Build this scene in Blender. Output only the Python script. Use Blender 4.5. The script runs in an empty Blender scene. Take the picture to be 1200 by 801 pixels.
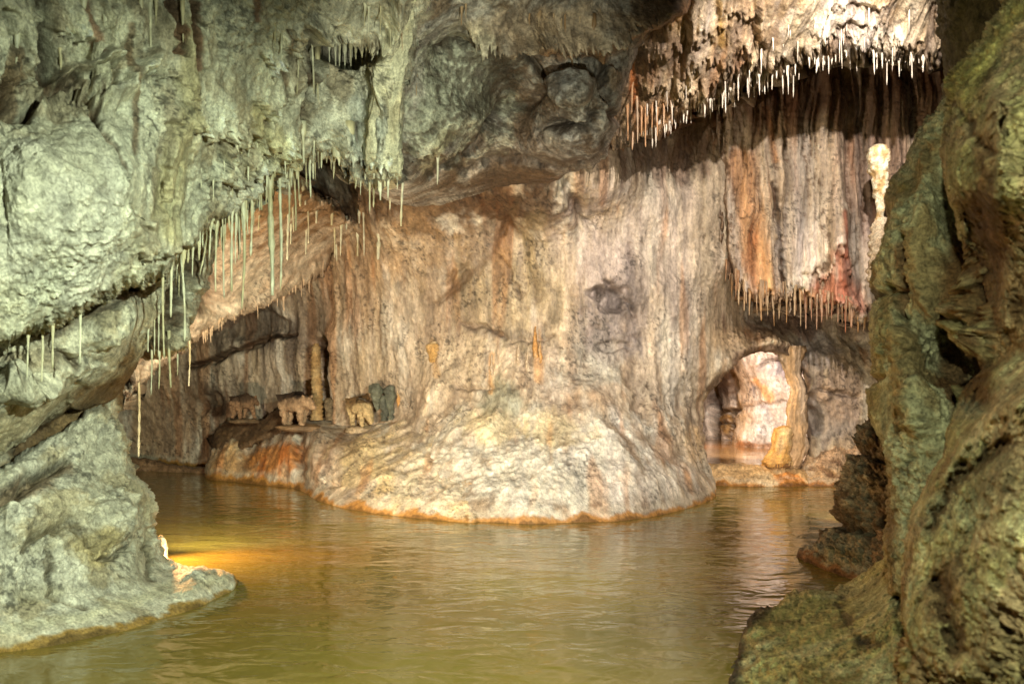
import bpy, bmesh, math, random
import numpy as np
from mathutils import Vector

random.seed(7)
scene = bpy.context.scene
C = scene.collection

# ------------------------------------------------------------------ camera numbers
F = 1167.0            # focal length in units of a 1200 wide frame
HZ = 430.0            # height of the horizon in that frame
H = 1.7               # eye above the water
CX = 600.0

def at(px, py, Y):
    return Vector(((px - CX) / F * Y, Y, H + (HZ - py) / F * Y))

def wY(py, z=0.0):    # distance at which a sight line meets level z
    return (H - z) * F / (py - HZ)

# ------------------------------------------------------------------ noise (vectorised)
_r = np.random.RandomState(11)
_G = _r.normal(size=(32, 32, 32, 3)).astype(np.float32)
_G /= np.linalg.norm(_G, axis=-1, keepdims=True)
_G = _G.reshape(-1, 3)
_W = _r.rand(32, 32, 32, 3).astype(np.float32).reshape(-1, 3)

def noise(P, f=1.0, off=0.0):
    """gradient noise, about -0.6..0.6, P is (N,3)"""
    Q = (P * f + off * 7.31 + 100.0).astype(np.float64)
    I = np.floor(Q).astype(np.int64)
    R = (Q - I).astype(np.float32)
    U = R * R * R * (R * (R * 6 - 15) + 10)
    out = np.zeros(len(P), np.float32)
    for dx in (0, 1):
        wx = U[:, 0] if dx else 1 - U[:, 0]
        ix = ((I[:, 0] + dx) & 31) * 1024
        for dy in (0, 1):
            wy = U[:, 1] if dy else 1 - U[:, 1]
            iy = ((I[:, 1] + dy) & 31) * 32
            for dz in (0, 1):
                wz = U[:, 2] if dz else 1 - U[:, 2]
                g = _G[ix + iy + ((I[:, 2] + dz) & 31)]
                out += wx * wy * wz * (g[:, 0] * (R[:, 0] - dx) + g[:, 1] * (R[:, 1] - dy) + g[:, 2] * (R[:, 2] - dz))
    return out

def fbm(P, f=1.0, oct=4, off=0.0, gain=0.5, lac=2.07):
    s = np.zeros(len(P), np.float32); a = 1.0
    for k in range(oct):
        s += a * noise(P, f, off + k * 1.7); a *= gain; f *= lac
    return s

def billow(P, f=1.0, oct=4, off=0.0, gain=0.5, lac=2.1):
    """rounded lumps parted by creases, about 0..1"""
    s = np.zeros(len(P), np.float32); a = 1.0
    for k in range(oct):
        s += a * np.abs(noise(P, f, off + k * 2.3)) * 2; a *= gain; f *= lac
    return s

def worley(P, f=1.0, off=0.0):
    """distances to nearest and second nearest cell points"""
    Q = P * f + off * 5.17 + 100.0
    I = np.floor(Q).astype(np.int64); R = (Q - I).astype(np.float32)
    d1 = np.full(len(P), 9.0, np.float32); d2 = d1.copy()
    for dx in (-1, 0, 1):
        for dy in (-1, 0, 1):
            for dz in (-1, 0, 1):
                w = _W[((I[:, 0] + dx) & 31) * 1024 + ((I[:, 1] + dy) & 31) * 32 + ((I[:, 2] + dz) & 31)]
                d = np.sqrt((w[:, 0] + dx - R[:, 0]) ** 2 + (w[:, 1] + dy - R[:, 1]) ** 2 + (w[:, 2] + dz - R[:, 2]) ** 2)
                n1 = d < d1
                d2 = np.where(n1, d1, np.minimum(d2, d)); d1 = np.where(n1, d, d1)
    return d1, d2

def sst(a, b, x):
    t = np.clip((x - a) / (b - a), 0, 1)
    return t * t * (3 - 2 * t)

def seg_dist(X, Y, pts, closed=False):
    d = np.full(X.shape, 1e9)
    n = len(pts)
    for i in range(n if closed else n - 1):
        ax, ay = pts[i][:2]; bx, by = pts[(i + 1) % n][:2]
        vx, vy = bx - ax, by - ay
        t = np.clip(((X - ax) * vx + (Y - ay) * vy) / max(vx * vx + vy * vy, 1e-9), 0, 1)
        d = np.minimum(d, np.hypot(X - ax - t * vx, Y - ay - t * vy))
    return d

def inside(X, Y, pts):
    r = np.zeros(X.shape, bool); n = len(pts)
    for i in range(n):
        ax, ay = pts[i][:2]; bx, by = pts[(i + 1) % n][:2]
        if ay == by: continue
        c = ((ay > Y) != (by > Y)) & (X < (bx - ax) * (Y - ay) / (by - ay) + ax)
        r ^= c
    return r

def sdf(X, Y, pts):
    d = seg_dist(X, Y, pts, True)
    return np.where(inside(X, Y, pts), d, -d)

def rbf(pts, X, Y):
    p = np.array(pts, float)
    A = np.hypot(p[:, None, 0] - p[None, :, 0], p[:, None, 1] - p[None, :, 1]) / 100
    n = len(p)
    M = np.zeros((n + 3, n + 3)); M[:n, :n] = A + np.eye(n) * -0.01
    M[:n, n] = 1; M[:n, n + 1] = p[:, 0] / 100; M[:n, n + 2] = p[:, 1] / 100
    M[n:, :n] = M[:n, n:].T
    b = np.zeros(n + 3); b[:n] = p[:, 2]
    w = np.linalg.solve(M, b)
    out = w[n] + w[n + 1] * X / 100 + w[n + 2] * Y / 100
    for i in range(n):
        out = out + w[i] * np.hypot(X - p[i, 0], Y - p[i, 1]) / 100
    return out

# ------------------------------------------------------------------ meshes
def mesh_from(name, V, Q, col=None, mat=None, smooth=True):
    me = bpy.data.meshes.new(name)
    V = np.asarray(V, np.float32); Q = np.asarray(Q, np.int32)
    k = Q.shape[1]
    me.vertices.add(len(V)); me.vertices.foreach_set('co', V.ravel())
    me.loops.add(Q.size); me.loops.foreach_set('vertex_index', Q.ravel())
    me.polygons.add(len(Q)); me.polygons.foreach_set('loop_start', np.arange(0, Q.size, k, dtype=np.int32))
    me.update(calc_edges=True)
    me.polygons.foreach_set('use_smooth', np.full(len(Q), smooth, bool))
    if col is not None:
        a = me.color_attributes.new('Col', 'FLOAT_COLOR', 'POINT')
        c = np.ones((len(V), 4), np.float32); c[:, :3] = np.clip(col, 0, 1)
        a.data.foreach_set('color', c.ravel())
    if mat: me.materials.append(mat)
    me.validate()
    return me

def link(name, me, parent=None):
    o = bpy.data.objects.new(name, me); C.objects.link(o)
    if parent: o.parent = parent
    return o

def tag(o, label=None, cat=None, group=None, kind=None):
    if label: o['label'] = label
    if cat: o['category'] = cat
    if group: o['group'] = group
    if kind: o['kind'] = kind
    return o

def axis(lo, hi, flo, fhi, step):
    """even spacing inside the view, growing beyond it"""
    a = list(np.arange(max(lo, flo), min(hi, fhi) + 1e-6, step))
    s = step
    while a[-1] < hi: s *= 1.12; a.append(a[-1] + s)
    s = step
    while a[0] > lo: s *= 1.12; a.insert(0, a[0] - s)
    return np.array(a)

def blur(D, n):
    for ax in (0, 1):
        for _ in range(3):
            p = np.concatenate([np.repeat(D.take([0], ax), n, ax), D, np.repeat(D.take([-1], ax), n, ax)], ax)
            c = np.cumsum(p, ax); z = np.zeros_like(c.take([0], ax)); c = np.concatenate([z, c], ax)
            m = D.shape[ax]
            D = (c.take(range(2 * n + 1, 2 * n + 1 + m), ax) - c.take(range(0, m), ax)) / (2 * n + 1)
    return D

class Rock:
    """A rock face worked out as a relief at real distances, with its rim carried back into the rock."""
    def __init__(self, name, outline, depth, relief, colour, mat, holes=(), step=1.45, rim=(24, .5), ragged=(3, 40), drip=0,
                 back=2.5, label=None, cat=None, kind='structure', group=None, seed=0, marks=(), hole_rag=2.0, fade=None):
        xs = [p[0] for p in outline]; ys = [p[1] for p in outline]
        gx = axis(min(xs) - 6, max(xs) + 6, -12, 1212, step); gy = axis(min(ys) - 6, max(ys) + 6, -12, 812, step)
        X, Y = np.meshgrid(gx, gy); sh = X.shape
        P2 = np.stack([X.ravel(), Y.ravel(), np.full(X.size, seed * 13.7)], 1)
        S = sdf(X, Y, outline)
        amp, wl = ragged
        S = S + amp * (fbm(P2, 1 / wl, 4, seed, .6) * 1.6).reshape(sh)
        if drip:
            q = P2.copy(); q[:, 1] *= .12
            dn = billow(q, 1 / 9., 3, seed + 3, .6).reshape(sh)
            S = S + drip * (dn - .7)
        for h in holes:
            S = np.minimum(S, -sdf(X, Y, h) + hole_rag * (fbm(P2, 1 / 14., 3, seed + 9) * 1.6).reshape(sh))
        D = blur(rbf(depth, X, Y), 3); Dn = blur(D, 9)
        W, R = rim
        t = np.clip(S / W, 0, 1)
        D = D + R * (1 - np.sqrt(np.clip(1 - (1 - t) ** 2, 0, 1)))
        ok = S > 0
        cell = ok[:-1, :-1] | ok[1:, :-1] | ok[:-1, 1:] | ok[1:, 1:]
        # snap outer vertices on to the rim
        gyS, gxS = np.gradient(S, gy, gx)
        g2 = gxS ** 2 + gyS ** 2 + 1e-3
        m = ~ok
        k = np.clip(-S / g2, 0, 6)
        X2 = np.where(m, X + gxS * k, X); Y2 = np.where(m, Y + gyS * k, Y)
        used = np.zeros(sh, bool)
        used[:-1, :-1] |= cell; used[1:, :-1] |= cell; used[:-1, 1:] |= cell; used[1:, 1:] |= cell
        idx = -np.ones(sh, np.int64); idx[used] = np.arange(used.sum())
        x = X2[used]; y = Y2[used]; d = D[used]; s = S[used]
        P = np.stack([(x - CX) / F * d, d, H + (HZ - y) / F * d], 1)
        env = dict(P=P, x=x, y=y, s=s, seed=seed)
        # normal of the smooth base, leaning a little towards the open
        G = np.stack([(X - CX) / F * Dn, Dn, H + (HZ - Y) / F * Dn], -1)
        ux = np.stack([np.gradient(G[..., k], gx, axis=1) for k in range(3)], -1)
        uy = np.stack([np.gradient(G[..., k], gy, axis=0) for k in range(3)], -1)
        N = np.cross(ux, uy); N /= np.linalg.norm(N, axis=-1, keepdims=True) + 1e-12
        N = np.where(N[..., 1:2] > 0, -N, N)[used]
        ray = P - np.array([0, 0, H]); ray /= np.linalg.norm(ray, axis=1, keepdims=True)
        wn = sst(.15, .65, -(N * ray).sum(1))[:, None]
        N = N * .8 * wn - ray * (.4 + .6 * (1 - wn)); N /= np.linalg.norm(N, axis=1, keepdims=True)
        disp, cav = relief(env)
        env['lip'] = np.zeros(len(P))
        for mk in marks:
            k = mark(env, mk)
            disp = disp + k
            if mk[0] == 'l': env['lip'] += np.clip(k / mk[3], -1, 1)
            elif mk[0] == 'g': cav = cav + k / max(mk[3], .05) * .55
        if fade is not None:                          # calm the relief close to the water line
            disp = disp * (0.12 + .88 * sst(0.0, fade, P[:, 2]))
        P = P + N * disp[:, None]
        d = P[:, 1]; x = CX + P[:, 0] / d * F; y = HZ - (P[:, 2] - H) / d * F
        env['P'] = P; env['cav'] = cav; env['disp'] = disp
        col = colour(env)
        q = np.stack([idx[:-1, :-1], idx[1:, :-1], idx[1:, 1:], idx[:-1, 1:]], -1)[cell]
        # rim carried back
        e = np.concatenate([q[:, [0, 1]], q[:, [1, 2]], q[:, [2, 3]], q[:, [3, 0]]])
        key = np.minimum(e[:, 0], e[:, 1]) * (len(P) + 1) + np.maximum(e[:, 0], e[:, 1])
        u, inv, cnt = np.unique(key, return_inverse=True, return_counts=True)
        be = e[cnt[inv] == 1]
        bv = np.unique(be); mp = -np.ones(len(P), np.int64); mp[bv] = np.arange(len(bv))
        gx_ = gxS[used][bv]; gy_ = gyS[used][bv]; gl = np.hypot(gx_, gy_) + 1e-6
        V = [P]; Cc = [col]; prev = bv; base = len(P); quads = [q]
        for dz, ins in ((.06, 1.5), (.2, 5), (.6, 12), (back, 22)):
            dd = d[bv] + dz
            xx = x[bv] + gx_ / gl * ins; yy = y[bv] + gy_ / gl * ins
            n = np.stack([(xx - CX) / F * dd, dd, H + (HZ - yy) / F * dd], 1)
            n = n + (fbm(n, 2.2, 3, 4)[:, None] * .12 * min(dz, .8))
            V.append(n); Cc.append(col[bv] * .9)
            cur = base + np.arange(len(bv)); base += len(bv)
            a, b = be[:, 0], be[:, 1]
            pa = prev[mp[a]] if prev is bv else prev[mp[a]]
            pb = prev[mp[b]]
            quads.append(np.stack([pb, pa, cur[mp[a]], cur[mp[b]]], -1))
            prev = cur
        V = np.concatenate(V); Cc = np.concatenate(Cc); Q = np.concatenate(quads)
        me = mesh_from(name, V, Q, Cc, mat)
        self.o = link(name, me)
        tag(self.o, label, cat, group, kind)
        # look-up of the finished surface
        self.gx, self.gy = gx, gy
        self.D = np.full(sh, np.nan); self.D[used] = d
        self.ok = used
    def depth(self, px, py):
        j = int(np.clip(np.searchsorted(self.gx, px), 0, len(self.gx) - 1))
        i = int(np.clip(np.searchsorted(self.gy, py), 0, len(self.gy) - 1))
        v = self.D[i, j]
        if np.isnan(v):
            for r in range(1, 30):
                w = self.D[max(0, i - r):i + r + 1, max(0, j - r):j + r + 1]
                if (~np.isnan(w)).any(): return float(np.nanmean(w))
            return 10.0
        return float(v)
    def pt(self, px, py, off=0.0):
        return at(px, py, self.depth(px, py) + off)

def mark(env, mk):
    """('g', pts, width, depth) a cut; ('r', ...) a ridge; ('p', x, y, rx, ry, depth) a pocket (depth>0) or boss (<0)"""
    x, y = env['x'], env['y']
    wob = env.get('wob')
    if wob is None:
        q = np.stack([x, y, np.zeros_like(x)], 1)
        wob = env['wob'] = (fbm(q, 1 / 22., 3, 21) * 9, fbm(q, 1 / 22., 3, 25) * 9)
    xw = x + wob[0]; yw = y + wob[1]
    if mk[0] in 'gr':
        d = seg_dist(xw, yw, mk[1])
        k = np.exp(-(d / mk[2]) ** 2) * mk[3]
        return -k if mk[0] == 'g' else k
    if mk[0] == 'p':
        d = np.hypot((xw - mk[1]) / mk[4], (yw - mk[2]) / mk[5])
        return -mk[6] * (1 - sst(.55, 1.1, d))
    if mk[0] == 'l':     # hanging lip: swells towards a ragged line and ends there (pts, reach px, amount, tooth px)
        _, pts, hgt, amt, tooth = mk
        px = np.array([p[0] for p in pts], float); py = np.array([p[1] for p in pts], float)
        yl = np.interp(x, px, py)
        q = np.stack([x, np.full_like(x, px[0] + py[0]), yl * 0], 1)
        t1 = billow(q, 1 / 8., 3, 33, .7); t2 = fbm(q, 1 / 30., 2, 37)
        yl = yl + tooth * (1.2 * t1 - .9 + 1.2 * t2)
        end = sst(px[0] - 2, px[0] + 14, x) * (1 - sst(px[-1] - 14, px[-1] + 2, x))
        t = yl - y
        rib = .75 + .5 * t1
        k = np.where(t > 0, np.exp(-np.maximum(t, 0) / hgt) * sst(0, 2.5, t), 0) * rib
        sh = np.where(t <= 0, np.exp(np.minimum(t, 0) / (hgt * .35)), 0) * .45
        return amt * end * (k - sh)
    if mk[0] == 's':     # step: everything on the left of the line (walking along it) is set back
        pts = mk[1]; d = seg_dist(xw, yw, pts)
        poly = list(pts) + list(mk[4])
        ins = inside(xw, yw, poly)
        sd = np.where(ins, d, -d)
        return -mk[3] * sst(0, mk[2], sd) * (1 - sst(mk[5], mk[5] * 2.2, sd))
    return 0

def stain_or_shading(env, c, mk):
    """(pts, width, colour, strength) brushed along a line, or ('e', x, y, rx, ry, colour, strength)"""
    x, y = env['x'], env['y']
    if mk[0] == 'e':
        _, ex, ey, rx, ry, colr, st = mk
        d = np.hypot((x - ex) / rx, (y - ey) / ry)
        w = 1 - sst(.45, 1.15, d + env['cn'] * .9)
    else:
        pts, wd, colr, st = mk
        d = seg_dist(x, y, pts) / wd
        w = 1 - sst(.35, 1.2, d + env['cn'] * .9)
    w = (w * st)[:, None]
    return c * (1 - w) + np.array(colr) * w

# ------------------------------------------------------------------ materials
def new_mat(name):
    m = bpy.data.materials.new(name); m.use_nodes = True
    nt = m.node_tree; nt.nodes.clear()
    o = nt.nodes.new('ShaderNodeOutputMaterial'); b = nt.nodes.new('ShaderNodeBsdfPrincipled')
    nt.links.new(b.outputs[0], o.inputs[0])
    return m, nt, b

def rock_mat(name, fine=55., bump=.012, rough=(.5, .9), var=.35, spec=.4, stretch=1.0, base=None, sub=0):
    m, nt, b = new_mat(name); N = nt.nodes; L = nt.links
    geo = N.new('ShaderNodeTexCoord')
    mp = N.new('ShaderNodeMapping'); mp.inputs['Scale'].default_value = (1, 1, stretch); L.new(geo.outputs['Object'], mp.inputs[0])
    def nz(scale, det, r=.6, src=mp):
        n = N.new('ShaderNodeTexNoise'); n.inputs['Scale'].default_value = scale
        n.inputs['Detail'].default_value = det; n.inputs['Roughness'].default_value = r
        L.new(src.outputs[0], n.inputs['Vector']); return n
    n1 = nz(fine * .22, 5, .65); n2 = nz(fine, 4, .7)
    if base is None:
        c = N.new('ShaderNodeVertexColor'); c.layer_name = 'Col'; cs = c.outputs[0]
    else:
        c = N.new('ShaderNodeRGB'); c.outputs[0].default_value = (*base, 1); cs = c.outputs[0]
    def rng(src, a, bb, lo=.3, hi=.7):
        r = N.new('ShaderNodeMapRange'); r.inputs['From Min'].default_value = lo; r.inputs['From Max'].default_value = hi
        r.inputs['To Min'].default_value = a; r.inputs['To Max'].default_value = bb; L.new(src, r.inputs[0]); return r.outputs[0]
    mul = N.new('ShaderNodeMath'); mul.operation = 'MULTIPLY'
    L.new(rng(n1.outputs[0], 1 - var, 1 + var * .5), mul.inputs[0]); L.new(rng(n2.outputs[0], 1 - var, 1 + var * .6, .38, .62), mul.inputs[1])
    vm = N.new('ShaderNodeVectorMath'); vm.operation = 'SCALE'; L.new(cs, vm.inputs[0]); L.new(mul.outputs[0], vm.inputs['Scale'])
    L.new(vm.outputs[0], b.inputs['Base Color'])
    L.new(rng(n1.outputs[0], rough[1], rough[0]), b.inputs['Roughness'])
    b.inputs['Specular IOR Level'].default_value = spec
    ad = N.new('ShaderNodeMath'); ad.operation = 'ADD'
    L.new(rng(n1.outputs[0], 0, 2.2, 0, 1), ad.inputs[0]); L.new(n2.outputs[0], ad.inputs[1])
    bp = N.new('ShaderNodeBump'); bp.inputs['Strength'].default_value = .9; bp.inputs['Distance'].default_value = bump
    L.new(ad.outputs[0], bp.inputs['Height']); L.new(bp.outputs[0], b.inputs['Normal'])
    return m

M_wall = rock_mat('flowstone_wall', 34, .013, (.45, .85), .22, .35, .45)
M_near = rock_mat('calcite_crust', 60, .014, (.45, .85), .34, .35, .8)
M_coral = rock_mat('coral_crust', 45, .02, (.55, .9), .42, .3)
M_ceil = rock_mat('bare_limestone', 30, .022, (.4, .8), .38, .4)
M_straw = rock_mat('soda_straw', 60, .004, (.35, .6), .16, .5, .3)
M_bank = rock_mat('ochre_bank', 40, .012, (.3, .7), .3, .5)

def water_mat(name, colr, colr2, scale=1.0, bump=.0135, rough=.06):
    m, nt, b = new_mat(name); N = nt.nodes; L = nt.links
    tc = N.new('ShaderNodeTexCoord')
    mp = N.new('ShaderNodeMapping'); mp.inputs['Scale'].default_value = (1.0, 1.5, 1); mp.inputs['Rotation'].default_value = (0, 0, .12)
    L.new(tc.outputs['Object'], mp.inputs[0])
    a = N.new('ShaderNodeTexNoise'); a.inputs['Scale'].default_value = 3.4 * scale; a.inputs['Detail'].default_value = 2.5
    a.inputs['Roughness'].default_value = .5; a.inputs['Distortion'].default_value = .6; L.new(mp.outputs[0], a.inputs['Vector'])
    c = N.new('ShaderNodeTexNoise'); c.inputs['Scale'].default_value = .55; c.inputs['Detail'].default_value = 2; L.new(tc.outputs['Object'], c.inputs['Vector'])
    w = N.new('ShaderNodeTexNoise'); w.inputs['Scale'].default_value = 1.1 * scale; w.inputs['Detail'].default_value = 1; L.new(mp.outputs[0], w.inputs['Vector'])
    ad = N.new('ShaderNodeMath'); ad.operation = 'MULTIPLY_ADD'; ad.inputs[1].default_value = 1.6; L.new(w.outputs[0], ad.inputs[0]); L.new(a.outputs[0], ad.inputs[2])
    bp = N.new('ShaderNodeBump'); bp.inputs['Strength'].default_value = 1; bp.inputs['Distance'].default_value = bump
    L.new(ad.outputs[0], bp.inputs['Height']); L.new(bp.outputs[0], b.inputs['Normal'])
    mx = N.new('ShaderNodeMix'); mx.data_type = 'RGBA'
    r = N.new('ShaderNodeMapRange'); r.inputs['From Min'].default_value = .35; r.inputs['From Max'].default_value = .65
    L.new(c.outputs[0], r.inputs[0]); L.new(r.outputs[0], mx.inputs['Factor'])
    mx.inputs['A'].default_value = (*colr, 1); mx.inputs['B'].default_value = (*colr2, 1)
    L.new(mx.outputs['Result'], b.inputs['Base Color'])
    b.inputs['Roughness'].default_value = rough; b.inputs['IOR'].default_value = 1.333
    b.inputs['Specular IOR Level'].default_value = .75
    return m

# ------------------------------------------------------------------ relief and colour recipes
def sc(P, a, b, c):
    return P * np.array([a, b, c])

def rel_flow(big=.22, flute=.05, knob=.05, fine=.012, mask=None, fz=.14, fy=.3):
    def f(env):
        P, sd = env['P'], env['seed']
        Pw = P + np.stack([fbm(P, 1.3, 2, sd + 40), fbm(P, 1.3, 2, sd + 41), fbm(P, 1.3, 2, sd + 42)], 1) * .12
        V = sc(Pw, 1, fy, fz)
        a = fbm(Pw, .55, 3, sd) * big
        fl = billow(V, 2.2, 4, sd + 5, .55)
        cr = billow(Pw, 2.0, 5, sd + 8, .55)
        f2 = billow(sc(Pw, 1, fy * .7, fz * .7), 8., 3, sd + 15, .6) - .5
        fi = fbm(P, 16., 3, sd + 12, .65)
        m = mask(env) if mask else np.full(len(P), .5)
        env['mask'] = m
        disp = a + fl * flute * m + f2 * (.018 + .28 * flute) * m + (cr - .6) * knob * (1 - m) + fi * fine
        cav = np.clip((fl - .55) * m * .7 + f2 * .6 * m + (cr - .55) * (1 - m) + fi * .5, -1, 1)
        return disp, cav
    return f

def rel_knob(big=.2, mid=.09, knob=.035, fine=.01, f0=.7, flutes=(), fa=.10, patchy=True, fy=.55):
    def f(env):
        P, sd = sc(env['P'], 1, fy, .85), env['seed']
        Pw = P + np.stack([fbm(P, 1.8, 2, sd + 40), fbm(P, 1.8, 2, sd + 41), fbm(P, 1.8, 2, sd + 42)], 1) * .10
        a = fbm(Pw, f0, 3, sd) * big
        c1 = billow(Pw, 1.7, 3, sd + 4, .42)
        d1, d2 = worley(Pw + np.stack([fbm(P, 9., 2, sd + 50), fbm(P, 9., 2, sd + 51), fbm(P, 9., 2, sd + 52)], 1) * .03, 9., sd)
        c2 = billow(Pw, 13., 4, sd + 6, .68)
        patch = sst(-.15, .2, fbm(P, 1.6, 3, sd + 77)) if patchy else np.ones(len(P))
        disp = a + (c1 - .45) * mid - (np.clip(d1, 0, .8) - .45) * knob * .5 * patch + (c2 - .5) * knob * (.45 + .5 * patch)
        cav = np.clip((c1 - .36) * .5 + (c2 - .5) * .62 * (.4 + .6 * patch) - (d1 - .45) * .35 * patch, -1, 1)
        if flutes:
            m = np.zeros(len(P))
            for ex, ey, rx, ry in flutes:
                m = np.maximum(m, 1 - sst(.5, 1.2, np.hypot((env['x'] - ex) / rx, (env['y'] - ey) / ry) + .5 * fbm(P, 2.5, 2, sd + 90)))
            V = sc(Pw, 1, 1, .10)
            fl = billow(V, 5.5, 3, sd + 80, .6)
            disp = disp * (1 - .35 * m) + (fl - .5) * fa * m
            cav = cav * (1 - .6 * m) + np.clip(fl - .38, -1, .4) * .9 * m
        return disp, cav
    return f

def rel_crag(big=.3, facet=.16, fine=.012, f0=.6, ang=1.6):
    """bare broken limestone: flat facets with sharp arrises"""
    def f(env):
        P, sd = env['P'], env['seed']
        Pw = P + np.stack([fbm(P, 1.5, 3, sd + 40), fbm(P, 1.5, 3, sd + 41), fbm(P, 1.5, 3, sd + 42)], 1) * .22
        d1, d2 = worley(Pw, ang, sd)
        e1, e2 = worley(Pw, ang * 2.9, sd + 2)
        a = fbm(P, f0, 3, sd) * big
        r = 1 - billow(Pw, 1.9, 5, sd + 5, .55)
        fi = fbm(P, 13., 4, sd + 9, .65)
        disp = a - d1 * facet - e1 * facet * .28 + r * facet * .35 + fi * fine
        cav = np.clip((.45 - d1) * .7 + (.3 - e1) * .3 + fi * .6, -1, 1)
        return disp, cav
    return f

def col_mix(tints, f=1.1, stretch=1.0, dirt=(.11, .06, .03), dirt_amt=.75, stains_and_shading=(), rim=None, post=None, streak=0.):
    """tints blended by slow noise, crevices darkened with earth, stains on top"""
    T = [np.array(t) for t in tints]
    def g(env):
        P, sd = env['P'], env['seed']
        V = sc(P, 1, 1, stretch)
        env['cn'] = fbm(V, 3.2, 4, sd + 60, .6)
        c = np.tile(T[0], (len(P), 1))
        for k, t in enumerate(T[1:]):
            w = sst(-.02, .30, fbm(V, f * (1 + .5 * k), 5, sd + 20 + k * 3, .6))[:, None]
            c = c * (1 - w) + t * w
        for s in stains_and_shading: c = stain_or_shading(env, c, s)
        if streak:
            V2 = sc(P, 1, .2, .05)
            k = fbm(V2, 7., 4, sd + 70, .7)
            c = c * (1 + streak * k)[:, None]; c[:, 2] *= 1 - .35 * streak * np.clip(k, -.5, .5)
            w = (sst(.16, .4, fbm(sc(P, 1, .25, .08), 3.5, 3, sd + 72)) * .55)[:, None]
            c = c * (1 - w) + c * np.array((.86, .52, .30)) * w
        c = c * (1 + .55 * fbm(V, 9., 4, sd + 30, .7))[:, None]
        sp = sst(.12, .34, fbm(P, 17., 3, sd + 95, .7)) * sst(-.1, .25, fbm(P, 1.7, 3, sd + 96))
        c = c * (1 - .62 * sp)[:, None]
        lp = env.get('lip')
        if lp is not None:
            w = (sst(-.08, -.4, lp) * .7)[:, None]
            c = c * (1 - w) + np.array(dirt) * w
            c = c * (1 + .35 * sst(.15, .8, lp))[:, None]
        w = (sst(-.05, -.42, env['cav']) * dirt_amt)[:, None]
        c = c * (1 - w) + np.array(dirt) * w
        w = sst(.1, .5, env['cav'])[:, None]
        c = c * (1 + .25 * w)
        if rim is not None:
            zz, rc = rim
            hz = P[:, 2] + .09 * env['cn'] - .05 * fbm(sc(P, 1, 1, 0), .8, 3, sd + 44)
            w = (1 - sst(zz * .5, zz, hz))[:, None]
            c = c * (1 - w * .92) + np.array(rc) * w * .92
            w = (1 - sst(zz * .1, zz * .35, hz))[:, None]
            c = c * (1 - w * .55)
            w = (np.exp(-((hz - zz * 1.35) / (zz * .35)) ** 2) * .35)[:, None]
            c = c * (1 - w) + np.array((.66, .58, .44)) * w
        if post: c = post(env, c)
        return np.clip(c, .004, .9)
    return g

WHITE = (.66, .60, .50); CREAM = (.56, .46, .32); PINK = (.50, .36, .27); TAN = (.40, .27, .16)
GREY = (.30, .26, .22); DGREY = (.13, .11, .10); RUST = (.42, .17, .05); ORANGE = (.60, .30, .08)
BROWN = (.16, .085, .035); DBROWN = (.06, .03, .013); RED = (.34, .10, .05); OLIVE = (.26, .22, .10)

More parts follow.
